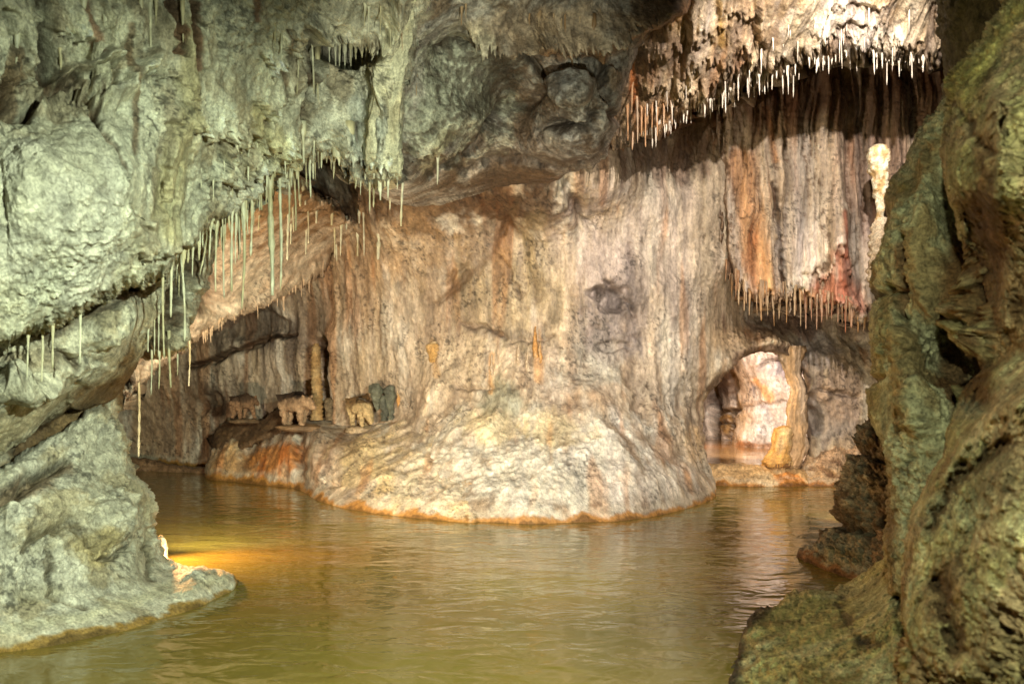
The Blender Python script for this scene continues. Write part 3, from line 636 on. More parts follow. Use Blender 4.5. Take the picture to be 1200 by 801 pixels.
# ------------------------------------------------------------------ right foreground
RC = [(.44, .40, .21), (.58, .54, .33), (.32, .22, .12), (.48, .37, .23)]
pillar = Rock('cave_wall', [(1108, 110), (1100, 132), (1088, 140), (1080, 158), (1076, 172), (1062, 196), (1046, 214), (1040, 232), (1040, 262), (1034, 280), (1028, 298), (1020, 308), (1017, 330), (1022, 352), (1018, 372), (1019, 400), (1024, 424), (1022, 444),
     (1014, 455), (1016, 480), (1026, 506), (1036, 540), (1042, 580), (1034, 630), (1040, 700), (1200, 700), (1250, 400), (1240, 110)],
    [(1040, 250, 6.3), (1020, 330, 6.6), (1060, 200, 6.4), (1090, 150, 6.4), (1075, 260, 5.75), (1090, 350, 5.7), (1060, 320, 5.9), (1035, 380, 6.0), (1060, 400, 5.6), (1020, 450, 6.1), (1080, 470, 5.2), (1060, 540, 5.3), (1050, 600, 5.4), (1100, 600, 5.0), (1110, 250, 5.9), (1150, 200, 5.6), (1140, 400, 5.6), (1200, 500, 5.3), (1110, 420, 5.9), (1050, 690, 5.4)],
    rel_knob(.16, .07, .05, .010, .9), col_mix([(.46, .46, .31), (.54, .54, .38), (.36, .29, .16)], 1.2, .8, (.10, .05, .02), .7,
        stains_and_shading=[([(1062, 290), (1058, 360)], 9, (.26, .14, .07), .8), ([(1040, 350), (1036, 430), (1030, 480)], 12, (.34, .28, .13), .7), ([(1130, 300), (1120, 420), (1125, 520)], 26, (.14, .065, .025), .9), ('e', 1060, 222, 10, 8, (.24, .20, .08), .7), ('e', 1030, 270, 10, 26, (.10, .10, .08), .8), ([(1036, 540), (1044, 640)], 10, (.22, .15, .08), .8), ('e', 1025, 345, 16, 8, (.05, .05, .05), .8)]),
    M_coral, step=1.35, rim=(14, .5), ragged=(2.5, 20), back=2.2, seed=11, kind='structure',
    marks=[('g', [(1066, 280), (1060, 370)], 6, .12), ('r', [(1095, 200), (1085, 300), (1098, 380)], 12, .12), ('g', [(1020, 346), (1045, 340), (1060, 346)], 5, .18), ('g', [(1018, 450), (1040, 440)], 5, .1), ('r', [(1060, 400), (1080, 500)], 14, .12)])

near = Rock('cave_wall', [(1190, -170), (1186, -20), (1178, 6), (1160, 22), (1148, 44), (1130, 62), (1114, 80), (1104, 100), (1102, 140), (1103, 190), (1108, 222), (1118, 248), (1124, 280), (1130, 306), (1120, 350), (1112, 372), (1104, 380), (1108, 400), (1124, 428), (1122, 470), (1108, 510), (1100, 540), (1086, 566), (1060, 610),
     (1052, 640), (1056, 700), (1048, 760), (1050, 960), (1480, 960), (1480, -170)],
    [(1110, 130, 4.7), (1150, 60, 4.5), (1190, 0, 4.4), (1160, 140, 3.95), (1200, 120, 3.7), (1140, 220, 4.0), (1180, 230, 3.7), (1160, 300, 4.6), (1130, 330, 4.9), (1200, 330, 4.2), (1120, 400, 4.9), (1160, 420, 4.7), (1200, 420, 4.3), (1130, 480, 4.6), (1170, 480, 3.9), (1200, 470, 3.6),
     (1110, 560, 4.2), (1160, 560, 3.6), (1100, 650, 3.9), (1060, 650, 4.4), (1080, 720, 3.8), (1060, 800, 3.9), (1150, 700, 3.3), (1200, 800, 3.0), (1300, 500, 3.0), (1400, 200, 2.8), (1460, 800, 2.5), (1450, -100, 3.4), (1250, -100, 4.0)],
    rel_knob(.18, .09, .075, .010, 1.2, patchy=False, fy=.35), col_mix(RC, 1.6, .7, (.07, .035, .015), .8,
        stains_and_shading=[([(1150, 210), (1160, 300), (1140, 380), (1145, 460)], 30, (.13, .06, .022), .9), ([(1190, 280), (1196, 400)], 18, (.16, .08, .03), .7), ('e', 1130, 110, 30, 50, (.38, .36, .14), .7), ([(1190, 10), (1150, 60), (1112, 100)], 14, (.40, .38, .14), .7), ('e', 1125, 200, 20, 40, (.40, .38, .18), .6),
                ('e', 1110, 600, 50, 30, (.42, .42, .27), .7), ('e', 1130, 480, 30, 12, (.36, .36, .26), .7), ('e', 1170, 560, 50, 40, (.20, .16, .09), .7), ('e', 1100, 690, 40, 50, (.30, .18, .10), .7), ('e', 1160, 760, 60, 60, (.26, .17, .10), .6)]),
    M_coral, step=1.5, rim=(24, .5), ragged=(3, 30), back=1.6, seed=12, kind='structure',
    marks=[('g', [(1140, 250), (1150, 330), (1120, 400), (1150, 470)], 16, .3), ('r', [(1170, 120), (1175, 200), (1165, 240)], 16, .12), ('p', 1178, 150, 0, 8, 26, .2), ('g', [(1120, 120), (1160, 180)], 6, .1), ('g', [(1180, 520), (1120, 560), (1090, 620)], 8, .12), ('r', [(1200, 470), (1150, 490), (1110, 560)], 12, .14), ('r', [(1120, 330), (1110, 378)], 10, .1),
           ('r', [(1150, 390), (1146, 450)], 8, .12), ('r', [(1185, 300), (1180, 380)], 10, .12), ('g', [(1100, 680), (1120, 760)], 12, .16)])

backtop = Rock('cave_wall', [(1088, -170), (1100, -20), (1104, 40), (1108, 80), (1100, 120), (1098, 160), (1250, 160), (1300, -170)],
    [(1110, 0, 6.6), (1110, 140, 6.8), (1180, 40, 5.8), (1200, -100, 5.6)], rel_knob(.2, .06, .02, .006, .8), col_mix([(.10, .09, .04), (.16, .14, .06)], 1, .5), M_coral, step=2.0, rim=(14, .5), ragged=(3, 14), back=2.6, seed=13)

bank = Rock('cave_wall', [(1066, 618), (1050, 640), (1036, 652), (1014, 668), (996, 682), (976, 690), (950, 690), (932, 690), (918, 700), (906, 708), (892, 712), (880, 722), (870, 738), (862, 760), (850, 800), (840, 960), (1200, 960), (1200, 640)],
    [(1060, 630, 6.3), (1040, 655, 6.9), (1000, 684, 7.4), (940, 692, 7.1), (910, 708, 6.8), (882, 722, 6.5), (870, 750, 6.05), (868, 756, 6.05), (862, 790, 5.5), (858, 830, 4.9), (900, 740, 6.1), (920, 770, 5.4), (960, 740, 5.8), (1000, 720, 6.0), (1040, 690, 6.0), (960, 800, 4.9), (1040, 780, 4.7), (1060, 720, 5.0), (1000, 900, 4.0), (880, 900, 4.3), (1150, 800, 4.2)],
    rel_knob(.10, .07, .085, .014, 1.1, patchy=False, fy=.45), col_mix([(.50, .47, .22), (.60, .55, .33), (.36, .29, .13)], 1.8, 1, (.07, .05, .02), .8,
        stains_and_shading=[([(905, 702), (880, 720), (866, 745), (856, 800)], 13, (.05, .035, .025), .95), ('e', 940, 710, 40, 16, (.58, .55, .25), .6), ('e', 1030, 700, 40, 30, (.38, .40, .26), .6), ('e', 930, 790, 40, 20, (.40, .28, .10), .5), ('e', 1013, 752, 16, 9, (.05, .04, .03), .9)]),
    M_coral, step=1.5, rim=(10, .25), ragged=(3.5, 16), back=1.0, seed=14, kind='structure', marks=[('g', [(1052, 660), (1056, 740)], 8, .15), ('p', 1013, 752, 0, 14, 7, .12), ('g', [(985, 700), (1000, 740)], 6, .06)])

boulder = Rock('boulder', [(1022, 486), (1006, 502), (1004, 520), (1012, 528), (998, 545), (984, 572), (979, 596), (981, 614), (966, 622), (950, 636), (934, 646), (928, 654), (940, 662), (970, 676), (990, 690), (1030, 700), (1090, 690), (1090, 486)],
    [(1030, 500, 9.0), (1010, 515, 8.9), (1000, 560, 8.7), (1030, 570, 8.2), (985, 600, 8.7), (1010, 615, 8.3), (960, 630, 8.9), (932, 652, wY(655)), (960, 665, wY(667)), (990, 676, wY(677)), (1010, 690, 7.9), (960, 645, 8.6), (1000, 650, 8.15), (1040, 650, 7.8), (1060, 580, 7.9), (1080, 500, 8.5), (940, 690, 8.6)],
    rel_knob(.16, .09, .08, .02, 1.2, patchy=False), col_mix([(.26, .23, .17), (.36, .31, .22), (.18, .13, .08)], 2, 1, (.03, .025, .015), .8,
        stains_and_shading=[('e', 990, 655, 40, 12, (.24, .19, .09), .7), ('e', 1030, 630, 16, 60, (.24, .15, .09), .8)], rim=(.07, (.25, .12, .05))),
    M_coral, step=1.25, rim=(12, .4), ragged=(3, 12), back=1.6, seed=15, kind=None, fade=.15, marks=[('g', [(985, 612), (1010, 625), (1040, 615)], 5, .12), ('g', [(1004, 528), (1030, 535)], 4, .1)])
tag(boulder.o, 'dark crusty boulder standing in the water at the foot of the green rock pillar', 'boulder')

# ------------------------------------------------------------------ side passage seen through the arch
POOL = .25
passage = Rock('passage_wall', [(760, 340), (1010, 340), (1010, 580), (760, 580)],
    [(800, 400, 20), (835, 450, 20.5), (850, 470, 20.2), (850, 505, 19.6), (850, 516, 19.6), (860, 500, 19.3), (866, 440, 18.4), (880, 420, 17.6), (900, 430, 17.6), (870, 480, 18.2), (868, 515, 18.0), (900, 500, 17.9), (900, 522, 17.9), (930, 480, 17.6), (940, 530, 17.2), (960, 440, 17), (830, 520, 20.), (900, 560, 17.9), (820, 560, 20), (980, 540, 16.8), (930, 405, 17.0), (860, 405, 18)],
    rel_flow(.10, .08, .06, .015, lambda e: np.full(len(e['x']), .6), .3),
    col_mix([(.62, .54, .48), (.68, .62, .56), (.52, .42, .34)], 1.4, .6, (.15, .09, .05), .6,
        stains_and_shading=[('e', 846, 450, 20, 40, (.10, .065, .05), .95), ('e', 852, 497, 14, 18, (.42, .24, .06), .9), ('e', 885, 455, 8, 10, (.2, .18, .2), .8), ('e', 895, 478, 8, 5, (.25, .2, .22), .7), ([(888, 445), (905, 465)], 8, (.55, .27, .08), .8), ('e', 920, 432, 26, 12, (.24, .20, .21), .9), ([(856, 450), (872, 440)], 5, (.5, .42, .36), .5),  # recess shade at the left and yellow lamplight below it are painted in
                ('e', 890, 500, 36, 24, (.8, .78, .76), .8), ([(866, 520), (930, 524)], 4, (.45, .22, .10), .8)]),
    M_wall, step=1.3, rim=(10, .2), ragged=(2, 20), back=.4, seed=16, marks=[('g', [(856, 440), (858, 470), (856, 515)], 4, .4), ('g', [(836, 450), (842, 520)], 4, .5), ('g', [(846, 483), (862, 483)], 3, .3), ('r', [(900, 428), (925, 424)], 6, -.3), ('g', [(868, 478), (930, 470)], 3, .04), ('g', [(846, 497), (862, 497)], 2, .2)])

dam = Rock('rimstone_dam', [(828, 542), (850, 543), (880, 544), (905, 544), (925, 546), (945, 549), (958, 556), (960, 574), (950, 600), (820, 600), (812, 570)],
    [(830, 545, 14.6), (870, 545.5, 14.6), (910, 546, 14.6), (950, 550, 14.7), (945, 566, 14.3), (850, 560, 14.35), (890, 562, 14.3), (920, 564, 14.25), (830, 570, 14.3), (880, 570, wY(570.5)), (930, 570, 14.15), (880, 600, 14.0), (950, 600, 14.0), (820, 600, 14.1)],
    rel_knob(.05, .06, .05, .015, 2), col_mix([(.60, .40, .20), (.66, .50, .30)], 2, 1, (.30, .12, .03), .7, stains_and_shading=[('e', 925, 563, 22, 9, (.55, .22, .05), .9)], rim=(.06, (.4, .17, .03))),
    M_bank, step=1.2, rim=(4, .2), ragged=(1.2, 10), back=.5, seed=17, kind=None, fade=.05)
tag(dam.o, 'low orange rimstone dam holding back the small pool in the arch', 'rimstone dam')

shore = Rock('cave_wall', [(938, 545), (950, 532), (965, 524), (985, 520), (1015, 518), (1040, 520), (1040, 600), (930, 600), (940, 570)],
    [(945, 545, 14.6), (960, 530, 14.6), (1000, 524, 14.5), (950, 568, 14.25), (1000, 569, wY(569.5)), (980, 550, 14.3), (1040, 568, 14.2), (960, 600, 14), (1030, 600, 14), (1030, 530, 14.4)],
    rel_knob(.08, .10, .07, .02, 1.6), col_mix([(.56, .38, .22), (.50, .34, .22), (.60, .46, .32)], 2, 1, (.16, .07, .03), .8, rim=(.06, (.4, .17, .04))),
    M_bank, step=1.25, rim=(10, .3), ragged=(2.5, 12), back=.8, seed=18, fade=.1, marks=[('g', [(950, 548), (975, 556), (1000, 550)], 2.5, .12), ('g', [(975, 540), (1000, 545)], 2, .1)])
farbank = Rock('cave_wall', [(60, 532), (150, 536), (175, 538), (200, 543), (236, 547), (262, 549), (262, 580), (60, 600)],
    [(100, 540, 16.6), (160, 543, 16.5), (250, 550, 15.9), (160, 560, 16.2), (250, 570, 15.8)],
    rel_knob(.06, .06, .03, .01, 1.5), col_mix([(.22, .13, .07), (.30, .18, .10)], 2, 1), M_bank, step=1.4, rim=(4, .25), ragged=(1.5, 10), back=.6, seed=19)

# ------------------------------------------------------------------ water
def pool(name, x0, x1, y0, y1, z, mat):
    bm = bmesh.new()
    vs = [bm.verts.new(p) for p in ((x0, y0, z), (x1, y0, z), (x1, y1, z), (x0, y1, z))]
    bm.faces.new(vs); me = bpy.data.meshes.new(name); bm.to_mesh(me); bm.free(); me.materials.append(mat)
    return tag(link(name, me), kind='structure')
pool('water', -14, 14, -6, 19, 0, water_mat('murky_water', (.185, .155, .028), (.22, .155, .04)))
pool('water', 2.25, 5.2, 14.62, 21, POOL, water_mat('still_pool_water', (.30, .17, .07), (.34, .20, .09), 1, .006, .05))

# ------------------------------------------------------------------ dripstone
def lathe(rows, n, mat, name, col=None, seed=0, lump=.0, lumpf=8., squash=1.0, fluted=0., nf=2.2):
    """rows: (cx, cy, z, r) rings"""
    V = []; Q = []
    rows = np.array(rows, float)
    a = np.linspace(0, 2 * np.pi, n, endpoint=False)
    for cx, cy, z, r in rows:
        V.append(np.stack([cx + r * np.cos(a), cy + r * np.sin(a) * squash, np.full(n, z)], 1))
    V = np.concatenate(V)
    if lump:
        R = np.repeat(rows[:, 3], n)
        k = billow(V, lumpf, 3, seed) - .5
        cen = np.repeat(rows[:, :2], n, 0)
        V[:, :2] = cen + (V[:, :2] - cen) * (1 + lump * k / np.maximum(R, 1e-3))[:, None]
    if fluted:
        R = np.repeat(rows[:, 3], n); A = np.tile(a, len(rows))
        q = np.stack([np.cos(A) * nf, np.sin(A) * nf, V[:, 2] * .9], 1)
        k = billow(q, 1., 3, seed + 5) - .5
        cen = np.repeat(rows[:, :2], n, 0)
        V[:, :2] = cen + (V[:, :2] - cen) * (1 + fluted * k)[:, None]
    m = len(rows)
    for i in range(m - 1):
        b = i * n
        j = np.arange(n)
        Q.append(np.stack([b + j, b + (j + 1) % n, b + n + (j + 1) % n, b + n + j], 1))
    V = np.concatenate([V, [[rows[0, 0], rows[0, 1], rows[0, 2]], [rows[-1, 0], rows[-1, 1], rows[-1, 2]]]])
    Q = np.concatenate(Q); T = []
    faces = [tuple(q) for q in Q]
    for j in range(n):
        faces.append((len(V) - 2, (j + 1) % n, j)); faces.append((len(V) - 1, (m - 1) * n + j, (m - 1) * n + (j + 1) % n))
    me = bpy.data.meshes.new(name); me.from_pydata(V.tolist(), [], faces); me.update()
    me.polygons.foreach_set('use_smooth', np.full(len(faces), True))
    if col is not None:
        at_ = me.color_attributes.new('Col', 'FLOAT_COLOR', 'POINT')
        c = np.ones((len(V), 4), np.float32)
        c[:, :3] = col(V) if callable(col) else col
        at_.data.foreach_set('color', c.ravel())
    me.materials.append(mat)
    return me

def tone(a, b, f=6., st=.3, seed=0):
    a, b = np.array(a), np.array(b)
    def g(V):
        w = sst(-.15, .3, fbm(sc(V, 1, 1, st), f, 3, seed))[:, None]
        return np.clip((a * (1 - w) + b * w) * (1 + .5 * fbm(V, f * 4, 2, seed + 1))[:, None], .01, .9)
    return g

def straw(px, py0, py1, w, Y, name='soda_straw', label=None, group=None, col=None, up=.10, flare=.35, bulge=0, lean=0, cat='stalactite', kind_taper=.55):
    """a hanging tube or cone; origin where it leaves the rock"""
    top = at(px, py0, Y); L = (py1 - py0) / F * Y; r = w / 2 / F * Y
    rs = random.Random(int(px * 31 + py0 * 7)); rows = []; n = max(6, int(L / .03)); n = min(n, 44)
    ph = rs.random() * 6; flare = flare * rs.uniform(.5, 3.0); wob = rs.uniform(.002, .012)
    seg = [rs.uniform(.72, 1.28) for _ in range(12)]; brk = rs.random() < .3; tp = min(1, kind_taper * rs.uniform(.7, 1.4))
    for i in range(n + 1):
        t = i / n; z = -L * t
        rr = r * float(np.interp(t * 11, range(12), seg)) * (1 - (1 - tp) * t ** .7) * (1 + .16 * math.sin(t * L * 40 + ph) + .2 * (rs.random() - .5))
        if bulge: rr *= 1 + bulge * math.exp(-((t - .55) / .18) ** 2)
        if t < .22: rr *= 1 + ((0.22 - t) / .22) ** 2 * flare * 1.3
        if i == n and not brk: rr *= .45
        rows.append((lean * L * max(0, t - .3) + wob * math.sin(z * 5 + ph) - wob * math.sin(ph), .004 * math.cos(z * 7 + ph), z, rr))
    rows.insert(0, (0, 0, up, r * (1.2 + flare * 1.6)))
    c = col or tone((.62, .60, .44), (.50, .44, .26), 5, .3, px)
    me = lathe(rows, 8, M_straw, name, c, seed=int(px))
    o = link(name, me); o.location = top
    tag(o, label, cat, group)
    return o

# --- long pale straws under the left rock (x, top, bottom, width)
gA = 'pale soda straws hanging under the near left rock'
LA = [  # x, y0, y1, w, layer, off, bulge, lean, label
    (33, 384, 444, 3.4, upper, .05, 0, 0, 'short pale straw under the left rock, leftmost in the photo'),
    (50, 384, 447, 3.0, upper, .06, 0, 0, 'thin straw just right of the leftmost straw under the left rock'),
    (62, 376, 432, 3.0, upper, .06, 0, 0, 'pale straw left of the dark gap, third from the left edge'),
    (94, 356, 425, 3.6, upper, .06, 0, 0, 'single pale straw standing clear before the white lumps of the left rock'),
    (163, 445, 535, 3.6, fold, -.25, 0, 0, 'long knobbly straw reaching lowest of all, above the left edge of the brown water'),
    (178, 414, 463, 2.4, fold, -.2, 0, 0, None), (187, 412, 456, 2.6, fold, -.2, 0, 0, None), (198, 402, 454, 3.2, fold, -.2, 0, 0, None), (208, 398, 440, 2.4, fold, -.2, 0, 0, None),
    (222, 392, 452, 2.8, fold, -.2, 0, 0, 'beaded thin straw hanging alone from the pink fold edge'),
    (191, 318, 420, 3.0, upper, .05, 0, 0, None), (201, 305, 372, 3.6, upper, .05, 0, 0, None), (207, 305, 335, 3.2, upper, .05, 0, 0, None), (213, 296, 400, 3.2, upper, .05, 0, 0, None),
    (174, 380, 412, 2.2, middle, -.1, 0, 0, None), (181, 374, 416, 2.2, middle, -.1, 0, 0, None), (186, 370, 418, 2.0, middle, -.1, 0, 0, None),
    (243, 262, 322, 3.2, upper, .05, 0, -.22, 'straw bent sideways to the left at its lower end'), (247, 262, 302, 3.0, upper, .05, 0, 0, None), (254, 258, 342, 3.4, upper, .05, 0, 0, None), (259, 262, 296, 3.2, upper, .05, 0, 0, None),
    (262, 266, 350, 3.2, upper, .05, 0, 0, None), (268, 245, 270, 3.0, upper, .0, 0, 0, None), (272, 240, 342, 3.6, upper, .05, 0, 0, None), (277, 240, 310, 3.0, upper, .05, 0, 0, None), (281, 240, 298, 3.2, upper, .05, 0, 0, None),
    (285, 232, 362, 4.0, upper, .05, 0, -.02, 'long thick straw slightly crooked, left of the bulging one'), (304, 246, 270, 3.2, upper, .05, 0, 0, None),
    (317, 205, 346, 5.0, upper, .05, .9, .01, 'long straw with a swollen middle, in the centre of the straw cluster'), (328, 196, 340, 3.6, upper, .05, 0, 0, 'straightest long straw, just right of the swollen one'),
    (338, 250, 305, 3.0, fold, -.15, 0, 0, None), (341, 262, 286, 2.6, fold, -.15, 0, 0, None), (345, 206, 270, 3.2, upper, .05, 0, 0, None), (343, 240, 272, 2.6, upper, .05, 0, 0, None),
    (363, 188, 232, 3.2, upper, .05, 0, 0, None), (367, 190, 210, 3.0, upper, .05, 0, 0, None), (361, 245, 285, 3.0, fold, -.2, 0, 0, None), (359, 270, 298, 2.6, fold, -.2, 0, 0, None), (371, 246, 262, 3.0, fold, -.2, 0, 0, None), (389, 250, 264, 3.4, fold, -.2, 0, 0, None),
    (352, 222, 242, 4.5, upper, .05, 0, 0, None), (358, 224, 240, 4.5, upper, .05, 0, 0, None), (339, 214, 262, 3.2, upper, .05, 0, 0, None), (305, 210, 246, 4.5, upper, .05, 0, 0, None), (295, 224, 300, 3.4, upper, .05, 0, 0, None), (289, 228, 268, 3.4, upper, .05, 0, 0, None),
    (392, 268, 302, 2.6, boss, .1, 0, 0, None), (400, 264, 300, 3.0, boss, .1, 0, 0, None), (394, 286, 306, 2.2, boss, .1, 0, 0, None),
    (438, 215, 243, 2.6, boss, -.1, 0, 0, None), (444, 210, 225, 3.2, boss, -.1, 0, 0, None), (419, 276, 300, 2.8, boss, .1, 0, 0, None), (426, 254, 300, 2.6, boss, .1, 0, 0, None), (421, 250, 262, 3.0, boss, .1, 0, 0, None),
    (444, 274, 304, 4.4, boss, .1, .5, 0, 'thick stubby pale straw hanging alone right of the cluster'), (468, 208, 214, 5.0, boss, -.1, 0, 0, None), (472, 212, 265, 2.8, boss, -.1, 0, 0, 'thin white straw hanging before the brown ceiling, right of the others'),
    (457, 238, 246, 2.4, boss, -.1, 0, 0, None), (513, 185, 216, 3.0, boss, -.1, 0, 0, 'single pale straw under the grey boss of the ceiling'), (406, 262, 270, 2.4, boss, .1, 0, 0, None),
    (226, 290, 318, 2.6, upper, .05, 0, 0, None), (233, 285, 305, 2.6, upper, .05, 0, 0, None)]
ALL = [wall, mound, slab, fold, flute, over, boss, upper, middle, ledge, pillar, near, bank, boulder]
def front(px, py, skip=()):
    b = 99.
    for l in ALL:
        if l in skip: continue
        j = int(np.clip(np.searchsorted(l.gx, px), 0, len(l.gx) - 1)); i = int(np.clip(np.searchsorted(l.gy, py), 0, len(l.gy) - 1))
        v = l.D[i, j]
        if not np.isnan(v) and v < b: b = float(v)
    return b
for (x, y0, y1, w, ly, off, bu, le, lab) in LA:
    Y = front(x, y0 - 2) + .04
    straw(x, y0, y1, w, Y, 'soda_straw', lab or 'thin pale soda straw in the crowd hanging under the near left rock', gA, bulge=bu, lean=le, flare=.35 if ly is upper else .06)

rs = random.Random(9)
edge = [(206, 306), (222, 292), (234, 284), (246, 264), (268, 260), (284, 250), (300, 242), (318, 226), (330, 218), (346, 208), (356, 194), (376, 184), (398, 190), (408, 214), (438, 220), (466, 206)]
for i in range(64):
    x = 206 + 260 * ((i + rs.random()) / 64); y = np.interp(x, [e[0] for e in edge], [e[1] for e in edge])
    if rs.random() < .35: y -= rs.uniform(10, 60)
    L = 5 + rs.random() ** 2.2 * (52 if x < 360 else 26)
    wd = rs.choice([1.7, 2.1, 2.6, 3.4, 6.0, 7.5])
    if wd > 5: L = min(L, 22)
    straw(x, y - 6, y + L, wd, front(x, y - 8) + .04, 'soda_straw', 'thin pale soda straw in the crowd hanging under the near left rock', gA, kind_taper=.5 if wd < 5 else .14)
# --- fringe of the bright overhang, top right
gB = 'white stalactite fringe under the bright overhang'
rs = random.Random(5)
lip = [(748, 158), (760, 156), (775, 150), (790, 140), (815, 128), (838, 120), (852, 112), (872, 104), (890, 92), (915, 86), (930, 76), (950, 68), (966, 72), (990, 66), (1020, 62), (1050, 74), (1070, 68), (1088, 78)]
def lip_y(x):
    for (a, b), (c, d) in zip(lip, lip[1:]):
        if a <= x <= c: return b + (d - b) * (x - a) / (c - a)
    return 100
big = {930: 38, 923: 30, 917: 26, 1024: 24, 1039: 30, 850: 20, 861: 18, 756: 16, 768: 20, 784: 10, 890: 20, 896: 20, 957: 16, 1069: 24, 1082: 10, 1028: 16, 805: 12, 822: 12}
xs = sorted(set([x for x in big] + [int(750 + i * 3.4 + rs.uniform(-2.5, 2.5)) for i in range(99)]))
proto = {}
WH = tone((.66, .60, .52), (.52, .40, .30), 5, .3, 3)
for x in xs:
    yl = lip_y(x) - 5; L = big.get(x, 2 + rs.random() ** 2.4 * 18) + 5
    Y = over.depth(x, yl - 3) + .03
    wpx = 2.3 if x in big else rs.choice([1.6, 2.0, 2.4, 3.2])
    k = (x in big, round(wpx, 1), rs.randrange(3))
    if k not in proto:
        proto[k] = straw(x, yl, yl + L, wpx, Y, 'stalactite', 'short white stalactite in the fringe of the bright overhang at the top right', gB, col=WH, kind_taper=.45 if wpx < 3 else .22)
        proto[k]['L'] = L * Y
    else:
        o = proto[k].copy(); C.objects.link(o); o.location = at(x, yl, Y)
        o.scale = (1, 1, L * Y / proto[k]['L']); o.rotation_euler.z = rs.random() * 6
for o in proto.values(): del o['L']

# --- points of the fluted curtain over the arch
gC = 'points hanging from the fluted curtain over the arch'
tips = [(858, 332, 352, 4), (866, 340, 360, 5), (873, 345, 366, 4), (879, 346, 372, 5), (886, 350, 372, 3.5), (892, 350, 378, 5), (899, 354, 372, 4), (906, 354, 384, 3.4), (914, 352, 376, 5), (922, 346, 380, 4), (932, 342, 372, 5), (938, 352, 384, 3), (944, 358, 388, 4), (951, 358, 378, 3),
        (957, 356, 388, 3.4), (963, 362, 380, 4), (969, 362, 376, 5), (975, 360, 376, 3), (982, 358, 380, 5), (991, 366, 392, 4), (998, 372, 386, 6), (1006, 368, 392, 5), (1013, 374, 388, 6)]
for i, (x, a, b, w) in enumerate(tips):
    red = x > 940 and x < 1003
    straw(x, a - 8, b - 2, w + .3, flute.depth(x, a - 12) + .07, 'stalactite', ('reddish stalactite point at the foot of the red streaked curtain' if red else 'sandy stalactite point on the lower edge of the fluted curtain'), 'red points of the fluted curtain' if red else gC,
          col=tone((.40, .15, .08), (.48, .30, .20), 5, .3, x) if red else tone((.50, .36, .22), (.44, .24, .10), 5, .3, x), kind_taper=.2, flare=.03)
for i in range(34):
    x = 852 + i * 4.8 + rs.uniform(-2, 2); a = np.interp(x, [852, 866, 890, 905, 922, 945, 972, 1000, 1020], [326, 340, 350, 354, 352, 358, 364, 372, 378])
    straw(x, a - 14, a + rs.uniform(-4, 14), rs.choice([1.8, 2.2, 2.8, 3.4]), flute.depth(x, a - 14) + .02, 'stalactite', 'thin sandy drip between the points of the fluted curtain', 'thin drips of the fluted curtain', col=tone((.48, .34, .22), (.34, .17, .08), 5, .3, x), kind_taper=.3, flare=.03)
# --- small ones under the fold, the brown ceiling and in the dark hollows
gD = 'tiny drips under the lit fold'
for i in range(26):
    x = rs.uniform(236, 383); y = 393 + (x - 240) * (300 - 393) / 145. if x > 240 else 396
    y = np.interp(x, [222, 243, 268, 300, 330, 352, 374, 385], [406, 393, 372, 358, 350, 334, 320, 300])
    straw(x, y - 5, y + 2 + rs.random() ** 2 * 16, rs.choice([2, 2.4, 3.2]), fold.depth(x, y - 8) + .03, 'stalactite', 'tiny warm lit drip on the lower edge of the pink fold', gD, col=(.58, .42, .28), kind_taper=.3)
gE = 'thin drips on the reddish ceiling edge at the top'
for x, a, b in [(541, 10, 30), (546, 4, 22), (620, 20, 62), (636, 22, 58), (632, 18, 40), (658, 18, 36), (662, 16, 38), (680, 12, 28), (696, 30, 50), (702, 18, 44), (752, 22, 48), (606, 26, 40), (648, 20, 32), (488, 90, 112), (470, 20, 60)]:
    straw(x, a, b, 2.6, front(x, a) + .02, 'stalactite', 'thin brownish drip hanging from the reddish ceiling edge at the top middle', gE, col=tone((.42, .30, .18), (.30, .18, .09), 6, .3, x), kind_taper=.4)
gF = 'small stalactites in the dark hollow of the left rock'
for x, a, b in [(386, 56, 76), (393, 58, 90), (398, 56, 82), (404, 60, 86), (411, 56, 80), (417, 58, 92), (424, 60, 84), (430, 54, 86), (436, 52, 88), (442, 50, 84), (448, 48, 86), (453, 46, 88), (457, 20, 56), (446, 0, 40), (432, 5, 40), (428, 4, 30)]:
    straw(x, a, b, 3, front(x, a - 2) + .03, 'stalactite', 'small greyish stalactite in the dark hollow high on the left rock', gF, kind_taper=.35)
gG = 'thin ribs running down the face of the near left rock'
for x, a, b, w in [(123, -5, 95, 7), (134, 0, 85, 4), (128, 30, 80, 3), (98, 0, 40, 4), (165, 0, 40, 4), (176, 6, 70, 4), (183, 0, 30, 3), (214, 0, 50, 4), (330, 5, 70, 4), (322, 20, 60, 3), (365, 10, 110, 4), (372, 70, 120, 4), (350, 50, 110, 3),
                   (250, 150, 236, 3), (262, 150, 210, 3), (268, 130, 200, 4), (275, 120, 232, 4), (283, 130, 180, 4), (292, 140, 214, 4), (301, 150, 200, 3), (312, 140, 240, 4), (320, 150, 208, 5), (334, 130, 212, 4), (346, 140, 190, 4), (236, 160, 220, 3), (228, 220, 262, 3), (150, 230, 260, 3), (70, 40, 90, 5), (20, 40, 80, 5)]:
    straw(x, a, b, w * 1.5, upper.depth(x, (a + b) / 2) + .0, 'stalactite', 'thin pale rib of dripstone running down the near left rock face', gG, kind_taper=.2, flare=.08)
gH = 'orange drips at the left end of the bright overhang'
